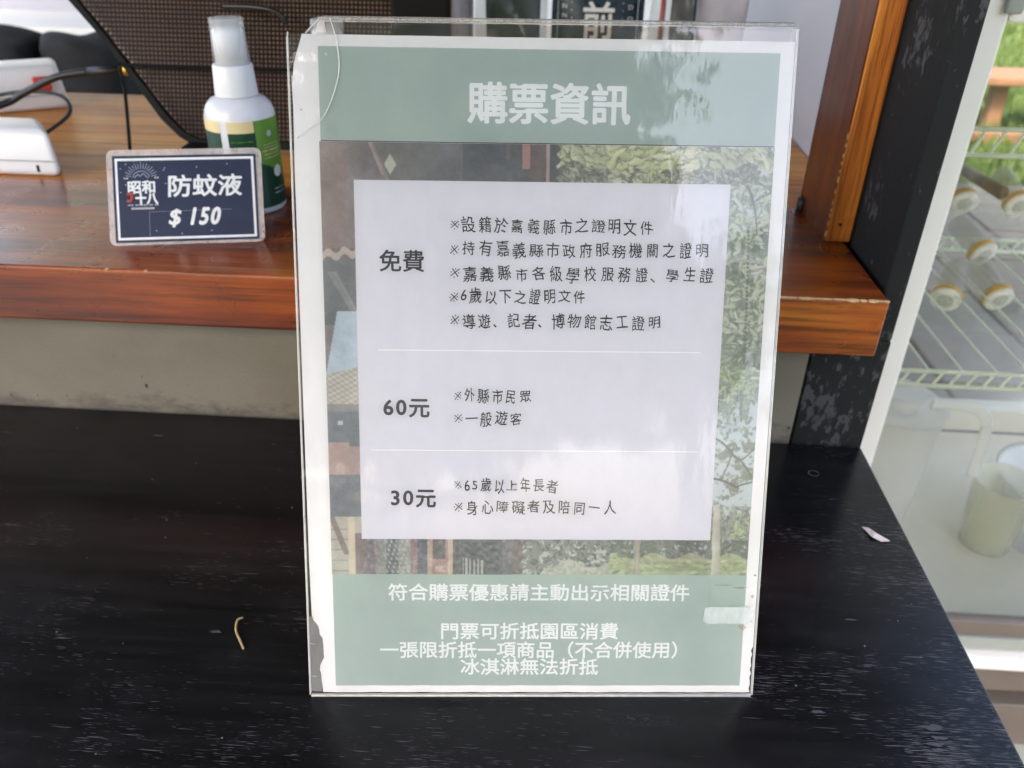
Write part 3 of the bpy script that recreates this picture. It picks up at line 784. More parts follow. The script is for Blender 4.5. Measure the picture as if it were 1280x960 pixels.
    leaves(top & (VV < 240), 190, [(150, 156, 136), (176, 180, 156), (128, 124, 108)], .8, 2.4, (92, 96, 92), -.6)
    Rm = (UU > 173) & (VV <= 234)
    cr = cloud(7)
    C[Rm] = (np.array((146, 158, 140)) + (cr * 13)[..., None])[Rm]
    fill(Rm & (VV > 196) & (VV < 232) & (cr > .55), SKY, 3)
    leaves(Rm & (VV > 134), 520, [(164, 178, 144), (140, 154, 126), (178, 188, 158), (126, 140, 118)], .7, 2.2, (108, 122, 106))
    leaves(Rm & (VV > 165), 170, [(190, 198, 164), (182, 194, 150), (198, 204, 180)], 1.2, 3.2, (112, 124, 104))
    def branch(u0, v0, u1, v1, w0, w1, c, bow=1.5):
        for k in range(60):
            t_ = k / 59; bu = u0 + (u1 - u0) * t_ + bow * math.sin(t_ * 3.1); bv = v0 + (v1 - v0) * t_ + bow * .5 * math.sin(t_ * 5)
            m_ = ((UU - bu) ** 2 + (VV - bv) ** 2 < (w0 + (w1 - w0) * t_) ** 2) & Rm
            C[m_] = C[m_] * .25 + np.array(c) * .75
    branch(180, 236, 187, 214, .7, .35, (112, 108, 98)); branch(184, 226, 192, 232, .4, .25, (116, 112, 102))
    branch(183.5, 216, 184.5, 112, .55, 1.0, (112, 118, 106), .8); branch(174, 201, 191, 202, .5, .5, (178, 182, 160), .6)
    leaves(Rm & (np.abs(VV - 148 - 3 * np.sin(UU * .9)) < 8), 70, [(172, 190, 122), (160, 180, 124)], .8, 2.2, (120, 140, 96))
    mid = Rm & (VV < 134 + 5 * np.sin(UU * .8) + 2 * np.sin(UU * 2.3)) & (VV > 88 + 3 * np.sin(UU * 1.1))
    fill(mid & (cr > -.5), (188, 204, 212), 2)
    leaves(mid & (cr < .6), 150, [(148, 162, 150), (166, 178, 166), (134, 148, 136)], .5, 1.5, (120, 132, 122))
    for a in ((174, 122, 184, 113, .5, .4), (183, 114, 192, 104, .5, .3), (174, 103, 186, 99, .6, .4), (185, 99, 192, 102, .4, .3), (178, 103, 183, 120, .35, .2), (187, 112, 192, 118, .3, .2)): branch(*a, (102, 104, 100), .8)
    low = Rm & (VV <= 90)
    leaves(low, 260, [(134, 150, 138), (152, 166, 150), (116, 132, 122), (170, 182, 164)], .6, 1.8, (100, 114, 108))
    leaves(low & (UU > 183) & (VV < 86), 60, [(182, 198, 126), (170, 190, 118)], .8, 2.2, (120, 140, 92))
    bot = B & (UU > 87 + .6 * np.sin(VV)); cb_ = cloud(5)
    fill(bot, (194, 198, 192), 2)
    mk_ = bot & (UU < 130) & ((cb_ > -.15) | (VV > 70)); C[mk_] = C[mk_] * .35 + np.array((108, 116, 112)) * .65
    leaves(bot & (UU < 130), 330, [(112, 120, 114), (132, 140, 130), (96, 106, 102), (176, 182, 174), (202, 206, 200)], .5, 1.6, (92, 102, 98))
    gr = bot & (VV < 61.5 + 2 * np.sin(UU * .3)) & (UU > 98) & (UU < 130); C[gr] = C[gr] * .35 + np.array((196, 198, 172)) * .65
    m2 = bot & (UU >= 128); C[m2] = (np.array((116, 124, 114)) + (cb_ * 10)[..., None])[m2]
    leaves(m2 & (VV > 64), 200, [(108, 122, 114), (136, 144, 128), (124, 116, 104), (176, 186, 180)], .5, 1.7, (90, 100, 94))
    lw = m2 & (VV <= 65.5 + 1.5 * np.sin(UU * .35)); C[lw] = (np.array((160, 174, 122)) + (cb_ * 9)[..., None] + (np.sin(VV * 2) * 5)[..., None])[lw]
    fill(lw & (np.abs(VV - 63.6) < .9) & (UU > 142), (178, 168, 130), 3); leaves(lw, 60, [(188, 200, 136), (140, 156, 112), (170, 186, 120)], .8, 2.4, (128, 144, 100), 0)
    tk = bot & (np.abs(UU - 140.5 - .25 * np.sin(VV * .8)) < 1.5); C[tk] = (np.array((172, 164, 142)) + (np.sin(UU * 3) * 9)[..., None] + (cb_ * 7)[..., None])[tk]
    tk = (VV < 90) & (np.abs(UU - 177.0 - (80 - VV) * .04) < 1.7 + .02 * (80 - VV)); C[tk] = (np.array((194, 190, 172)) - ((UU - 177) * 7)[..., None] + (cb_ * 6)[..., None])[tk]
    C = C * .5 + (np.roll(C, 1, 0) + np.roll(C, -1, 0) + np.roll(C, 1, 1) + np.roll(C, -1, 1)) * .125
    C += RNG.normal(0, 2, (nv, nu, 1))
    C = 146 + (C - 146) * .95
    return uu, vv, np.clip(C, 0, 255), st
uu, vv, CC, st = paint()
keep = ~((uu[None, :] > 14.2) & (uu[None, :] < 173.6) & (vv[:, None] > 74.2) & (vv[:, None] < 233.2)) & (vv[:, None] < 249.6)
nu, nv = len(uu), len(vv)
vid = -np.ones((nv + 1, nu + 1), int); vs = []; fs = []; cols = []
for j in range(nv):
    for i in range(nu):
        if not keep[j, i]: continue
        q = []
        for jj, ii in ((j, i), (j, i + 1), (j + 1, i + 1), (j + 1, i)):
            if vid[jj, ii] < 0:
                vid[jj, ii] = len(vs); vs.append(P(-.6 + ii * st, 56 + jj * st, .10))
            q.append(int(vid[jj, ii]))
        fs.append(q); cols.append(CC[j, i])
mph, n, l, b = mat('printed_photograph')
at = N(n, 'Attribute'); at.attribute_name = 'print_ink'
hsv = N(n, 'HueSaturation'); hsv.inputs['Value'].default_value = .92; hsv.inputs['Saturation'].default_value = .66; l.new(at.outputs['Color'], hsv.inputs['Color'])
l.new(hsv.outputs[0], b.inputs['Base Color']); b.inputs['Roughness'].default_value = .5
ph = obj('photo_print', (vs, fs), mph, nt, smooth=True)
ca = np.array(cols) / 255; ca = np.where(ca <= .04045, ca / 12.92, ((ca + .055) / 1.055) ** 2.4)
attr = ph.data.color_attributes.new('print_ink', 'FLOAT_COLOR', 'CORNER')
buf = np.ones((len(cols), 4, 4), np.float32); buf[:, :, :3] = ca[:, None, :]; attr.data.foreach_set('color', buf.ravel())

def line(name, s, u0, u1, vc, size, m, **k):
    return obj(name, text_geo(s, u0, u1, vc, size, P, seed=len(s) + int(vc), **k), m, nt)
line('heading_text', '購票資訊', 61.5, 130.5, 266, 17.4, M['ink_white'], bold=.024, n0=.17)
line('price_text', '免費', 23.5, 43.5, 200, 9.9, M['ink'], bold=.016, n0=.25)
line('price_text', '60元', 24.0, 45.2, 135.3, 9.6, M['ink'], bold=.026, n0=.25)
line('price_text', '30元', 26.6, 47.8, 93.2, 9.6, M['ink'], bold=.026, n0=.25)
for s, u0, u1, vc in (('※設籍於嘉義縣市之證明文件', 53.7, 142.5, 215.5), ('※持有嘉義縣市政府服務機關之證明', 53.7, 167.2, 205.5), ('※嘉義縣市各級學校服務證、學生證', 53.7, 169.8, 195.0),
                      ('※6歲以下之證明文件', 53.7, 114.0, 185.1), ('※導遊、記者、博物館志工證明', 53.7, 147.4, 174.3), ('※外縣市民眾', 55.4, 90.6, 141.0), ('※一般遊客', 55.4, 87.0, 130.4),
                      ('※65歲以上年長者', 55.6, 103.6, 99.3), ('※身心障礙者及陪同一人', 55.6, 130.6, 89.1)):
    line('body_text', s, u0, u1, vc, 7.1, M['ink_pen'], hand=True, n0=.25, bold=.006)
for s, u0, u1, vc in (('符合購票優惠請主動出示相關證件', 25.0, 166.4, 47.4), ('門票可折抵園區消費', 49.0, 133.6, 28.0), ('一張限折抵一項商品（不合併使用）', 20.6, 167.9, 18.4), ('冰淇淋無法折抵', 58.6, 124.4, 9.8)):
    line('footer_text', s, u0, u1, vc, 8.9, M['ink_white'], bold=.016, n0=.17)

# holder
hd = T('acrylic_stand', tuple(Q(93, -5.5)), 'clear acrylic tabletop sign holder with folded top and torn tape on its left edge', 'sign holder')
def slab(name, u0, u1, v0, v1, n0, n1, m, parent=hd, bev=0, nrow=1):
    bm = bmesh.new(); vv_ = [bm.verts.new(Q(u, v, n)) for n in (n0, n1) for v in (v0, v1) for u in (u0, u1)]
    for f in ((0, 1, 3, 2), (4, 5, 7, 6), (0, 1, 5, 4), (2, 3, 7, 6), (0, 2, 6, 4), (1, 3, 7, 5)): bm.faces.new([vv_[i] for i in f])
    return obj(name, bm, m, parent, bev=bev)
def single(name, pts, n, m, parent=hd):
    bm = bmesh.new(); bm.faces.new([bm.verts.new(Q(u, v, n)) for u, v in pts]); return obj(name, bm, m, parent)
single('front_panel', [(-12.3, -4.6), (198.6, -4.6), (198.9, 297.2), (.8, 297.2), (-6.0, 291.8), (-12.0, 291.8)], .95, M['acrylic'])
single('back_panel', [(-12.3, -4.6), (198.6, -4.6), (198.9, 297.2), (1.2, 297.2), (-12.0, 293.8)], -1.3, M['acrylic_back'])
for u, t in ((-12.5, 'side_edge'), (198.75, 'side_edge')):
    slab(t, u - .22, u + .22, -4.4, 291.0 if u < 0 else 297, .45, .93, M['edge'])
    slab(t, u - .22, u + .22, -4.4, 293.0 if u < 0 else 297, -1.28, -.8, M['edge'])
def rod(name, u0, v0, u1, v1, n_, r, m, parent=hd):
    bm = bmesh.new(); tube(bm, [Q(u0, v0, n_), Q(u1, v1, n_)], r / 1000, 10); return obj(name, bm, m, parent, smooth=True)
rod('top_fold', .8, 298.0, 198.0, 298.6, -.2, .85, M['fold'])
rod('fold_edge', 1.4, 296.9, 198.0, 297.5, .65, .22, M['edge'])
rod('fold_edge', 2.0, 299.2, 197.6, 299.6, -.9, .22, M['torn'])
rod('bottom_fold', -12.0, -5.1, 198.2, -5.3, -.2, .85, M['edge'])
slab('bottom_edge', -11.8, 198.4, -4.5, -3.9, .55, .93, M['edge'])
rod('seam', -11.4, -4.1, 196.5, -4.2, .8, .20, M['torn'])
# folded corner at the top left
bm = bmesh.new(); tube(bm, [Q(-4.8, 292.2, .4), Q(-1.5, 295.5, .4), Q(.8, 298.0, .2)], .0004, 8); obj('corner_edge', bm, M['edge'], hd, smooth=True)
single('corner_glint', [(-.6, 292.6), (3.8, 292.6), (3.0, 297.0), (.6, 297.2)], .98, M['laminate'])
# thin pale arc across the top left corner
bm = bmesh.new(); tube(bm, bez([Q(5.4, 298.0, 1.25), Q(7.6, 290.4, 1.25), Q(8.7, 279.5, 1.25), Q(6.8, 270.5, 1.25), Q(3.0, 261.5, 1.25), Q(-1.0, 256.5, 1.25), Q(-9.5, 250.5, 1.2)], 10), .00022, 8)
obj('corner_arc', bm, M['edge'], hd, smooth=True)
# torn tape strip along the lower left, frosted tape at right
tp = [(-12.0, -3.2), (-6.9, -3.4), (-7.1, 4), (-7.9, 9), (-6.4, 11.8), (-5.4, 14), (-5.5, 20), (-6.2, 24.2), (-7.4, 26.6), (-7.0, 29), (-8.4, 31.5), (-10.2, 34), (-12.0, 35)]
bm = bmesh.new(); a = [bm.verts.new(Q(u, v, -.35)) for u, v in tp]; f_ = bm.faces.new(a)
obj('torn_tape', bm, M['torn'], hd)
for v in (21.5, 5.0): rod('tape_crease', -12.2, v, -9.4, v - .3, .2, .16, M['edge'])
bm = bmesh.new(); K = 24; pts = []
for i in range(K * 4):
    t = 2 * math.pi * i / (K * 4); c_, s_ = math.cos(t), math.sin(t)
    pts.append((184.8 + 11.6 * math.copysign(abs(c_) ** .35, c_) + .3 * math.sin(9 * t), 36.6 + 4.4 * math.copysign(abs(s_) ** .4, s_) + .25 * math.sin(7 * t)))
bm.faces.new([bm.verts.new(Q(u, v, 1.02)) for u, v in pts]); obj('frosted_tape', bm, M['tape'], hd)
M['stain'] = edge_mat('brown_stain', (.35, .24, .13), .55, .6)
for cu, cv, r1, r2 in ((190, 50.2, 3.2, .35), (182, 51.5, 4.0, .25), (192.0, 30.2, 1.6, 1.1), (195.6, 46, .8, .8), (196.2, 56.5, .6, .5), (-10.2, 34.5, .6, 1.0), (-7.5, 262, .35, .35)):
    bm = bmesh.new(); bm.faces.new([bm.verts.new(Q(cu + r1 * math.cos(t) * (1 + .3 * math.sin(3 * t)), cv + r2 * math.sin(t) * (1 + .3 * math.cos(5 * t)), 1.03)) for t in (2 * math.pi * i / 16 for i in range(16))])
    obj('stain', bm, M['stain'], hd)
# rear prop leg
topw = Q(93, 298, -1.6); yb_ = topw.y + .105
bm = bmesh.new()
A = [Q(1, 297, -1.6), Q(197, 297, -1.6)]; Bp = [A[1] + Vector((0, .10, -A[1].z + .0006)), A[0] + Vector((0, .10, -A[0].z + .0006))]
bm.faces.new([bm.verts.new(p) for p in A + Bp]); obj('prop_leg', bm, M['acrylic_back'], hd)

# ------------------------------------------------------------------ price card
cO = Vector((-.2973, -.049, .1204)); ya = math.radians(10.97); th = .56
cX = Vector((math.cos(ya), math.sin(ya), 0)); cN = Vector((-math.sin(ya), math.cos(ya), 0))
cU = Vector((0, 0, math.cos(th))) + cN * math.sin(th); cF = cX.cross(cU)
def PC(u, v, n=0): return cO + cX * (u / 1000) + cU * (v / 1000) + cF * (n / 1000)
pc = T('price_card', tuple(PC(50, 0)), 'small laminated dark navy price card with white border leaning in front of the spray bottle', 'price card')
def rrect(u0, u1, v0, v1, r, n=6):
    out_ = []
    for cx, cy, a0 in ((u1 - r, v1 - r, 0), (u0 + r, v1 - r, 90), (u0 + r, v0 + r, 180), (u1 - r, v0 + r, 270)):
        for i in range(n + 1):
            a = math.radians(a0 + 90 * i / n); out_.append((cx + r * math.cos(a), cy + r * math.sin(a)))
    return out_
def prism(name, pts, n0, n1, m, parent, pl):
    bm = bmesh.new(); a = [bm.verts.new(pl(u, v, n0)) for u, v in pts]; b_ = [bm.verts.new(pl(u, v, n1)) for u, v in pts]
    bm.faces.new(a); bm.faces.new(b_[::-1])
    for i in range(len(pts)): bm.faces.new((a[i], a[(i + 1) % len(pts)], b_[(i + 1) % len(pts)], b_[i]))
    return obj(name, bm, m, parent)
def flat(name, pts, n_, m, parent, pl):
    bm = bmesh.new(); bm.faces.new([bm.verts.new(pl(u, v, n_)) for u, v in pts]); return obj(name, bm, m, parent)
prism('laminate_pouch', rrect(0, 101.3, .2, 64.8, 4.5), -.45, -.1, M['laminate'], pc, PC)
flat('card_print', rrect(3.8, 97.6, 2.0, 60.6, .3), 0, M['cardpaper'], pc, PC)
bm = bmesh.new()
oq, iq = rrect(5.4, 96.0, 3.7, 58.9, .2, 1), rrect(6.9, 94.4, 5.3, 57.2, .2, 1)
a = [bm.verts.new(PC(u, v, .05)) for u, v in oq]; b_ = [bm.verts.new(PC(u, v, .05)) for u, v in iq]
for i in range(len(oq)): bm.faces.new((a[i], a[(i + 1) % len(oq)], b_[(i + 1) % len(oq)], b_[i]))
obj('white_border', bm, M['ink_white'], pc)
def cline(name, s, u0, u1, vc, size, m=M['ink_white'], **k): return obj(name, text_geo(s, u0, u1, vc, size, PC, n0=.06, **k), m, pc)
cline('card_text', '防蚊液', 38.2, 88.0, 39.6, 15.6, bold=.024, shear=.05)
cline('card_text', '$', 38.6, 47.5, 18.6, 14.5, bold=.028, shear=.2)
cline('card_text', '150', 51.5, 73.5, 18.8, 16.0, bold=.034, shear=.22)
cline('emblem_text', '昭和', 12.6, 31.4, 39.4, 9.2, bold=.035)
cline('emblem_text', '十八', 17.5, 32.2, 31.6, 8.4, bold=.045)
bm = bmesh.new(); tube(bm, bez([PC(15.4, 35.3, .12), PC(15.6, 31.5, .12), PC(14.2, 29.7, .12), PC(12.4, 30.3, .12)]), .0008, 6); tube(bm, [PC(12.3, 34.6, .12), PC(15.4, 35.0, .12)], .0006, 6)
obj('emblem_stroke', bm, M['red'], pc)
M['greyprint'] = plain('faint_print', (.34, .37, .45, 1), .5, .05)
vs, fs = [], []
def bar(u0, v0, u1, v1, wd, n_=.06):
    d = Vector((u1 - u0, v1 - v0)); d.normalize(); p = Vector((-d.y, d.x)) * wd / 2; k = len(vs)
    vs.extend([PC(u0 + p.x, v0 + p.y, n_), PC(u0 - p.x, v0 - p.y, n_), PC(u1 - p.x, v1 - p.y, n_), PC(u1 + p.x, v1 + p.y, n_)]); fs.append((k, k + 1, k + 2, k + 3))
for i in range(15):
    a = math.radians(12 + 156 * i / 14); bar(22 + 6.6 * math.cos(a), 45.2 + 6.6 * math.sin(a), 22 + (10.2 + .8 * (i % 2)) * math.cos(a), 45.2 + (10.2 + .8 * (i % 2)) * math.sin(a), .38)
for i in range(12):
    a, a2 = math.radians(10 + 160 * i / 12), math.radians(10 + 160 * (i + 1) / 12)
    bar(22 + 5.4 * math.cos(a), 45.2 + 5.0 * math.sin(a), 22 + 5.4 * math.cos(a2), 45.2 + 5.0 * math.sin(a2), .45)
for p, q in (((17.6, 45.6), (20, 48)), ((20, 48), (21.4, 46.6)), ((21.4, 46.6), (23.4, 48.6)), ((23.4, 48.6), (26.4, 45.4))): bar(*p, *q, .5)
obj('emblem_sunrise', (vs, fs), M['greyprint'], pc)
vs, fs = [], []
for u0 in (10.8, 12.4): bar(u0, 45.4, u0 + 1.1, 45.4, 1.1)
for u0 in (30.6, 32.2): bar(u0, 45.6, u0 + 1.1, 45.6, 1.1)
u = 12.6
while u < 31.6: bar(u, 27.2, u + .9, 27.2, .7 + .3 * random.random()); u += random.choice((1.3, 1.3, 2.4))
u = 14.8
while u < 29.6: bar(u, 24.9, u + 1.0, 24.9, 1.35); u += 1.25
for u, v in ((6.0 + 2.6, 52), (8.0, 36), (11.5, 41), (36.4, 50.6), (37.2, 41.5), (37.2, 52), (58, 52.3), (78, 54), (12, 55), (46.5, 7.2), (30, 9.5), (66, 8.8)): bar(u, v, u + .7, v, .7)
obj('emblem_small_print', (vs, fs), M['pinkwhite'], pc)
vs, fs = [], []; bar(26, 22.4, 80, 23.0, .18); bar(26, 5.8, 26.2, 22.4, .18); bar(26, 22.4, 43, 22.6, .18)
obj('fold_mark', (vs, fs), M['greyprint'], pc)
bm = bmesh.new(); A_ = [PC(38, 52, -.6), PC(62, 52, -.6)]; zt = A_[0].z
bm.faces.new([bm.verts.new(p) for p in (A_[0], A_[1], Vector((A_[1].x - .003, .010, .1206)), Vector((A_[0].x - .003, .005, .1206)))]); obj('easel_foot', bm, M['laminate'], pc)

# ------------------------------------------------------------------ small debris on the counter
bm = bmesh.new()
sp_ = [(.1958, -.1535), (.1990, -.1555), (.2040, -.1620), (.2085, -.1668), (.2035, -.1665), (.1985, -.1640)]
a = [bm.verts.new((x, y, .0004 + .0012 * (i % 2))) for i, (x, y) in enumerate(sp_)]; c_ = bm.verts.new((.2015, -.1610, .0026))
for i in range(6): bm.faces.new((a[i], a[(i + 1) % 6], c_))
setp(obj('paper_scrap', bm, M['scrap'], loc=(.2015, -.161, 0)), 'tiny torn white paper scrap lying on the black counter at right', 'paper scrap')
bm = bmesh.new(); tube(bm, bez([(-.1540, -.2545, .0010), (-.1560, -.2570, .0016), (-.1545, -.2635, .0014), (-.1500, -.2700, .0012), (-.1468, -.2745, .0009)]), [.0003] + [.0006] * 30 + [.0005] * 2, 8)
setp(obj('dry_twig', bm, M['twig'], loc=(-.152, -.263, 0), smooth=True), 'short curved dry twig on the black counter left of the notice', 'twig')
def blot(cx, cy, rx, ry, z, seed, n_=26):
    r = random.Random(seed); p = [r.uniform(0, 6) for _ in range(3)]
    return [(cx + rx * math.cos(t) * (1 + .22 * math.sin(3 * t + p[0]) + .12 * math.sin(7 * t + p[1])), cy + ry * math.sin(t) * (1 + .25 * math.sin(4 * t + p[2]) + .1 * math.sin(9 * t)), z) for t in (2 * math.pi * i / n_ for i in range(n_))]
marks = T('paint_smears', (.205, -.30, 0), 'dull grey smears near the right front edge of the black counter', 'smear')
def onz(u, v):
    d = F + R * ((u - 640) / 1025.41) - U * ((v - 480) / 1025.41); t = -CAMLOC.z / d.z; return CAMLOC + d * t
for i, (u, v, a, c) in enumerate(((1166, 910, .0055, .0016), (1174, 923, .0036, .0010), (1169, 931, .0042, .0010), (1174, 938, .0040, .0008))):
    p = onz(u, v); bm = bmesh.new(); bm.faces.new([bm.verts.new(q) for q in blot(p.x, p.y, a, c, .0003, i)]); obj('smear', bm, M['smear'], marks)
for i, (u, v, a, c) in enumerate(((198, 545, .0032, .0010), (270, 790, .0028, .0009), (1063, 775, .0030, .0006), (1022, 890, .003, .0009))):
    p = onz(u, v); bm = bmesh.new(); bm.faces.new([bm.verts.new(q) for q in blot(p.x, p.y, a, c, .0003, i + 9)]); obj('smear', bm, M['smear'], marks)
p = onz(1017, 592); bm = bmesh.new(); bmesh.ops.create_circle(bm, segments=28, radius=.0036); 
pts = [(p.x + r_ * math.cos(t), p.y + r_ * math.sin(t) * .9, .0003) for r_ in (.0028, .0038) for t in (2 * math.pi * i / 28 for i in range(28))]
bm.free(); setp(obj('ring_mark', (pts, [(i, (i + 1) % 28, 28 + (i + 1) % 28, 28 + i) for i in range(26)]), M['smear']), 'faint small ring mark on the black counter behind the notice', 'mark')

# ------------------------------------------------------------------ pouches behind the notice
def pouch(name, x0, x1, y, z0, z1, m, label, cat, thick=.02, seed=1, lean=.12, wrinkle=.0015, nx=24, nz=30):
    r = random.Random(seed); ph = [(r.uniform(20, 90), r.uniform(20, 90), r.uniform(0, 6)) for _ in range(5)]
    root = T(name, ((x0 + x1) / 2, y, z0), label, cat); vs, fs = [], []
    for s_ in (-1, 1):
        for j in range(nz + 1):
            for i in range(nx + 1):
                a, b_ = i / nx, j / nz; puff = (math.sin(math.pi * a) ** .5) * (math.sin(math.pi * min(1, b_ * .9 + .1)) ** .6 if b_ < .999 else 0) * thick
                x = x0 + (x1 - x0) * a; z = z0 + (z1 - z0) * b_
                wv = wrinkle * sum(math.sin(p * x + q * z + o_) for p, q, o_ in ph)
                vs.append((x, y + s_ * puff + (z - z0) * lean + wv * (.3 + .7 * abs(a - .5) * 2), z))
    for s_ in (0, 1):
        o_ = s_ * (nx + 1) * (nz + 1)
        for j in range(nz):
            for i in range(nx): q = o_ + j * (nx + 1) + i; fs.append((q, q + 1, q + nx + 2, q + nx + 1))
    obj('film', (vs, fs), m, root, smooth=True); return root
nz_ = .119
np_ = pouch('navy_pouch', -.0135, .0790, .355, nz_, .262, M['navy'], 'dark navy packet with white lettering standing behind the notice', 'packet', .012, 3, 0, .0004)
def PN(u, v, n_=0): return Vector((u / 1000, .342 - n_ / 1000, v / 1000))
def nline(s, u0, u1, vc, size, **k): return obj('packet_text', text_geo(s, u0, u1, vc, size, PN, n0=.4, **k), M['ink_white'], np_)
nline('前', 16.5, 50.0, 218, 37, bold=.018)
nline('山', 20, 46.0, 184, 28, bold=.018)
for i, c in enumerate('NN'): nline(c, -4.0, 1.5, 231.0 - 8.5 * i, 6)
for i, c in enumerate('DO'): nline(c, 61.0, 66.5, 231.0 - 10.5 * i, 6)
vs, fs = [], []
for x in (6.0, 56.5):
    for z in (234, 227, 220, 213): k = len(vs); vs += [PN(x, z, .5), PN(x + .9, z, .5), PN(x + .9, z + .9, .5), PN(x, z + .9, .5)]; fs.append((k, k + 1, k + 2, k + 3))
setp(obj('packet_dots', (vs, fs), M['ink_white'], np_), kind='stuff')
for x in (-7.5, 71.5): obj('packet_line', ([PN(x, 150, .5), PN(x + .5, 150, .5), PN(x + .5, 255, .5), PN(x, 255, .5)], [(0, 1, 2, 3)]), M['ink_white'], np_)
pouch('film_packet', -.0890, -.0180, .34, nz_, .262, M['filmbag'], 'clear crinkled packet with dark green content left of the navy packet', 'packet', .016, 4, 0, .003)
pouch('inner_packet', -.080, -.025, .352, nz_, .245, M['darkgreen'], 'dark green packet inside the crinkled clear film', 'packet', .006, 8, 0, .003)
pouch('pale_packet', -.1300, -.0930, .35, nz_, .258, M['pinkwhite'], 'pale lilac packet standing beside the mesh stand', 'packet', .012, 5, 0, .002)
pouch('red_packet', .0955, .1010, .36, nz_, .262, M['red'], 'narrow red strip packet right of the navy packet', 'packet', .004, 6, 0, .001)
pouch('film_bag', .0830, .1250, .335, nz_, .258, M['filmbag'], 'clear crinkled film bag over the red strip', 'bag', .014, 7, 0, .004)
pouch('white_bag', .1300, .1800, .35, nz_, .245, M['pinkwhite'], 'cloudy white plastic bag behind the right corner of the notice', 'bag', .018, 9, 0, .003)
pouch('dark_packet', .1080, .1360, .375, nz_, .248, M['black'], 'small black packet between the film bag and the white bag', 'packet', .006, 10, 0, .001)

# ------------------------------------------------------------------ fridge
fr = T('display_fridge', (.65, .38, -.75), 'ivory framed glass display fridge with wire racks right of the black board', 'fridge')
FX1 = 1.02
obj('door_stile', box(.2950, .3345, .1450, .1750, -.4570, .2700), M['frame'], fr, bev=.002)
obj('door_stile', box(FX1 - .04, FX1, .1450, .1750, -.4570, .2700), M['frame'], fr, bev=.002)
obj('top_rail', box(.3350, FX1 - .041, .1452, .1750, .2495, .34), M['frame'], fr, bev=.002)
obj('corner_block', box(.3280, .3420, .1400, .1449, .2560, .34), M['gasket'], fr, bev=.002)
obj('bottom_rail', box(.3350, FX1 - .041, .1440, .1750, -.4585, -.4385), M['frame'], fr, bev=.002)
obj('glazing_gasket', box(.3350, FX1 - .041, .1560, .1740, -.4380, -.4190), M['gasket'], fr, bev=.0015)
obj('glazing_gasket', box(.3350, FX1 - .041, .1600, .1740, -.4185, -.3960), M['brownpanel'], fr, bev=.0015)
bm = bmesh.new(); bm.faces.new([bm.verts.new(p) for p in ((.3350, .166, -.3955), (FX1 - .041, .166, -.3955), (FX1 - .041, .166, .2490), (.3350, .166, .2490))])
obj('door_glass', bm, M['glass'], fr)
bm = bmesh.new(); bm.faces.new([bm.verts.new(p) for p in ((.3350, .62, -.38), (FX1 - .041, .62, -.38), (FX1 - .041, .62, .2490), (.3350, .62, .2490))])
obj('rear_glass', bm, M['glassback'], fr)
obj('base_panel', box(.2980, FX1 - .003, .1520, .60, -.5030, -.4600), M['brownpanel'], fr, bev=.002)
obj('kick_gap', box(.3000, FX1 - .005, .1750, .60, -.5290, -.5035), M['black'], fr)
obj('lower_panel', box(.2980, FX1 - .003, .1530, .60, -.6050, -.5295), M['brownpanel'], fr, bev=.002)
obj('foot_plinth', box(.3180, FX1 - .023, .1900, .58, -.748, -.6055), M['gasket'], fr)
obj('cabinet_floor', box(.2990, FX1 - .004, .1760, .60, -.4595, -.4200), M['liner'], fr)
obj('side_liner', box(.2985, .3010, .1760, .62, -.4190, .34), M['liner'], fr)
obj('rear_sill', box(.3015, FX1 - .041, .605, .64, -.4190, -.3805), M['liner'], fr)
obj('roof_panel', box(.2980, FX1 - .003, .1760, .63, .3000, .34), M['frame'], fr)
def rack(z, y0, y1, hgt, wires=True):
    bm = bmesh.new()
    for yy in ((y0, y1) if wires else (y0,)):
        for zz in (z, z - hgt): tube(bm, [(.3360, yy, zz), (FX1 - .042, yy, zz)], .0023, 8)
        x = .340
        while x < FX1 - .05:
            tube(bm, [(x - .004, yy, z - hgt), (x + .004, yy, z)], .0014, 6, False); x += .0165
    if wires:
        x = .345
        while x < FX1 - .05: tube(bm, [(x, y0, z + .0015), (x, y1, z + .0015)], .0011, 6, False); x += .033
    return bm
obj('rack_rail', rack(.163, .178, .56, .022, False), M['rackwire'], fr, smooth=True)
obj('wire_rack', rack(-.0745, .180, .56, .0165), M['rackwire'], fr, smooth=True)
# small jars lying on the middle rack, lids to the front
JG = 'small lidded jars on the middle rack of the fridge'
def jar(x, y, z, yaw, pitch, label):
    root = T('lidded_jar', (0, 0, 0), label, 'jar', JG)
    mw = Matrix.Translation((x, y, z)) @ Matrix.Rotation(yaw, 4, 'Z') @ Matrix.Rotation(pitch, 4, 'X')
    for nm, prof, m in (('lid', [(.0005, 0), (.0155, 0), (.0170, .0012), (.0170, .0052), (.0005, .0054)], M['lid']),
                        ('lid_print', [(.0005, -.0002), (.0095, -.0002), (.0096, -.0001)], M['lidprint']),
                        ('lid_rim', [(.0172, .0040), (.0178, .0055), (.0178, .0110), (.0150, .0112)], M['lidrim']),
                        ('jar_body', [(.0120, .0114), (.0128, .020), (.0150, .026), (.0155, .060), (.0130, .064), (.0005, .0645)], M['jar'])):
        bm = lathe(bmesh.new(), 0, 0, prof, 28, cap=(nm != 'lid_rim'))
        bmesh.ops.transform(bm, matrix=mw, verts=bm.verts); obj(nm, bm, m, root, smooth=True)
    c = Vector((x, y, z)); root.location = c
    for ch in root.children: ch.data.transform(Matrix.Translation(-c))
    return root
h = math.pi / 2
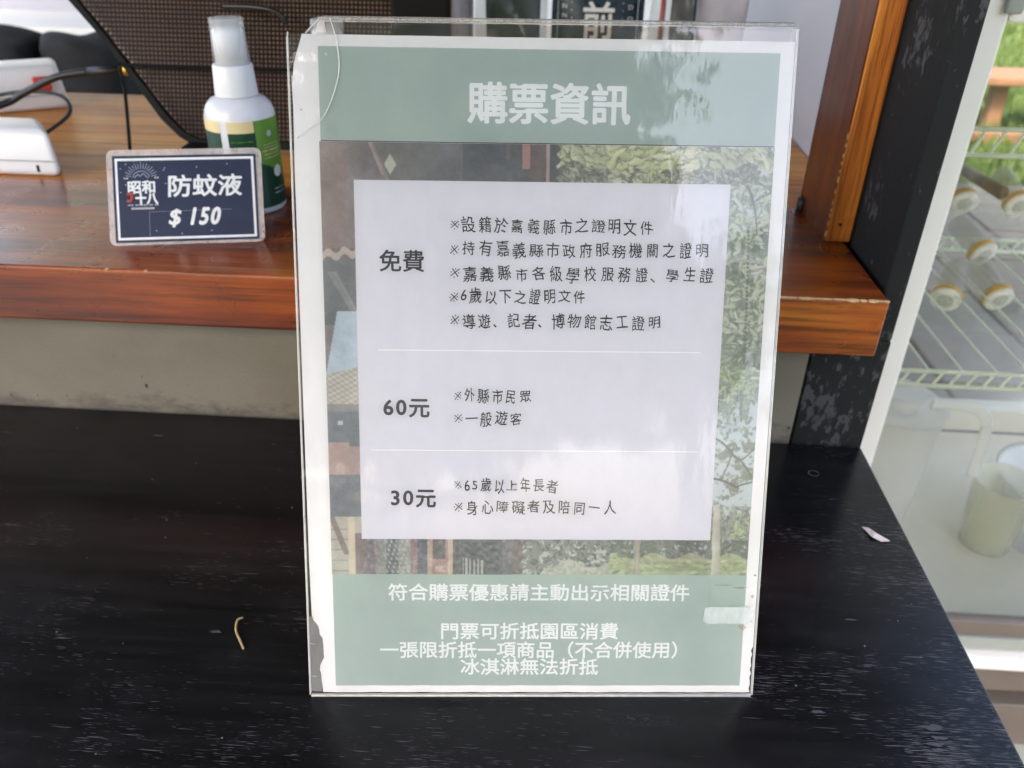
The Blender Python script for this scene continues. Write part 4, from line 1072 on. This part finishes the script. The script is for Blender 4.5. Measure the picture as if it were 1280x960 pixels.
jp = [((1206, 255), .50, .0, 'top left jar on the middle rack beside the ivory door stile'), ((1275, 258), .50, .1, 'top right jar on the middle rack at the picture edge'),
      ((1231, 319), .46, .3, 'jar in the middle of the group with a broad ochre rim'), ((1181, 376), .37, -.5, 'lower left jar next to the ivory door stile'), ((1250, 376), .375, .15, 'lower right jar with printed lid')]
for (u, v), y, yaw, lab in jp:
    p = ray_y(u, v, y); jar(p.x, p.y, p.z, yaw, -h + .35, lab)
# bamboo rod lying on rack
bm = bmesh.new(); a, b_ = ray_y(1252, 241, .36), ray_y(1205, 212, .52); tube(bm, [a, a + (b_ - a) * .5, b_], [.0075, .0070, .0072], 14)
setp(obj('bamboo_rod', bm, M['bamboo'], loc=tuple(a), smooth=True), 'brown bamboo rod above the small jars in the fridge', 'rod')
# milky tub, hooked scoop handle, clear cup
p = ray_y(1118, 640, .30)
bm = lathe(bmesh.new(), .430, .33, [(.0005, -.4195), (.046, -.4195), (.052, -.30), (.058, -.205), (.060, -.203), (.056, -.203), (.0005, -.21)], 40)
setp(obj('plastic_tub', bm, M['milky'], loc=(.43, .33, -.4195), smooth=True), 'tall milky plastic tub at the left of the fridge floor', 'tub')
sc = T('plastic_scoop', (.50, .26, -.23), 'translucent plastic scoop with hooked handle hanging under the middle rack', 'scoop')
k = [ray_y(u, v, .30) for u, v in ((1165, 505), (1195, 507), (1222, 512), (1233, 530), (1226, 560), (1214, 595))]
bm = bmesh.new(); tube(bm, bez(k), .0078, 12); bmesh.ops.scale(bm, vec=(1, .35, 1), space=Matrix.Translation((0, -.30, 0)), verts=bm.verts)
obj('handle', bm, M['milky'], sc, smooth=True)
bm = lathe(bmesh.new(), k[0].x - .022, .33, [(.0005, k[0].z - .035), (.020, k[0].z - .03), (.028, k[0].z), (.026, k[0].z)], 28)
obj('bowl', bm, M['milky'], sc, smooth=True)
bm = lathe(bmesh.new(), .600, .33, [(.0005, -.4195), (.030, -.4195), (.031, -.416), (.040, -.315), (.041, -.3145), (.039, -.315), (.029, -.414), (.0005, -.4145)], 36)
setp(obj('clear_cup', bm, M['clearcup'], loc=(.6, .33, -.4195), smooth=True), 'clear plastic cup on the pale fridge floor at the right edge', 'cup')
bm = lathe(bmesh.new(), .70, .36, [(.0005, -.4195), (.075, -.4195), (.085, -.34), (.09, -.33), (.082, -.335), (.0005, -.41)], 40)
setp(obj('shallow_bowl', bm, M['milky'], loc=(.70, .36, -.4195), smooth=True), 'wide shallow milky bowl on the fridge floor beside the clear cup', 'bowl')
for (x, y, z, s_, sd_) in ((.36, .25, -.405, .03, 3),):
    bm = bmesh.new(); bmesh.ops.create_icosphere(bm, subdivisions=3, radius=s_)
    for v in bm.verts: v.co = Vector((x + v.co.x, y + v.co.y, z + v.co.z * .5))
    setp(obj('lemon', bm, M['cream'], loc=(x, y, z), smooth=True), 'yellowish round lump beside the milky tub', 'fruit')

# garden bench seen through the fridge
be = T('garden_bench', (2.6, 4.1, -.754), 'brown timber bench standing on the lawn, seen through the fridge glass', 'bench')
obj('seat', box(2.13, 3.6, 3.95, 4.25, -.50, -.455), M['benchwood'], be, bev=.01)
for x in (2.26, 3.4): obj('leg', box(x, x + .07, 4.05, 4.13, -.754, -.5005), M['benchwood'], be)
obj('foot_rail', box(2.10, 3.6, 3.80, 3.88, -.750, -.70), M['benchwood'], be)

# unseen trees behind the camera, added to shape what the acrylic mirrors
def tree(x, y, hgt, rad, seed, label, nl=15000):
    r = random.Random(seed); root = T('added_tree', (x, y, -.754), label, 'tree', 'added trees mirrored in the acrylic')
    bm = bmesh.new(); tube(bm, [(x, y, -.76), (x + .1, y, hgt * .35), (x + r.uniform(-.3, .3), y, hgt * .75)], [.16, .12, .05], 10)
    for i in range(6):
        a = r.uniform(0, 6.28); z0 = hgt * r.uniform(.25, .6); tube(bm, [(x + .05, y, z0), (x + math.cos(a) * rad * .7, y + math.sin(a) * rad * .7, z0 + hgt * .3)], [.06, .02], 6)
    obj('trunk', bm, M['bark'], root, smooth=True)
    vs, fs = [], []; cl = [(r.uniform(-1, 1), r.uniform(-1, 1), r.uniform(-.8, 1), r.uniform(.25, .5)) for _ in range(34)]
    for i in range(nl):
        cx, cy, cz, cr = r.choice(cl); d = Vector((r.gauss(0, 1), r.gauss(0, 1), r.gauss(0, 1))).normalized() * cr * r.random() ** .4
        c = Vector((x + (cx * .7 + d.x) * rad, y + (cy * .7 + d.y) * rad, hgt * .7 + (cz * .6 + d.z) * rad))
        a = Vector((r.gauss(0, 1), r.gauss(0, 1), r.gauss(0, 1))).normalized(); b_ = a.orthogonal().normalized(); s_ = r.uniform(.09, .19); k = len(vs)
        vs += [c - a * s_, c + b_ * s_ * .5, c + a * s_, c - b_ * s_ * .5]; fs.append((k, k + 1, k + 2, k + 3))
    cr_ = obj('crown', (vs, fs), M['leaf'], root); return root
tree(-.5, -7.2, 3.9, 2.9, 1, 'added leafy tree out of view, nearest to the counter')
tree(-.2, -13, 4.6, 2.6, 3, 'added tall tree out of view, behind the others')
tree(2.75, -8.8, 3.7, 1.25, 5, 'added small thin leaved tree out of view, beside the leafy one', 800)
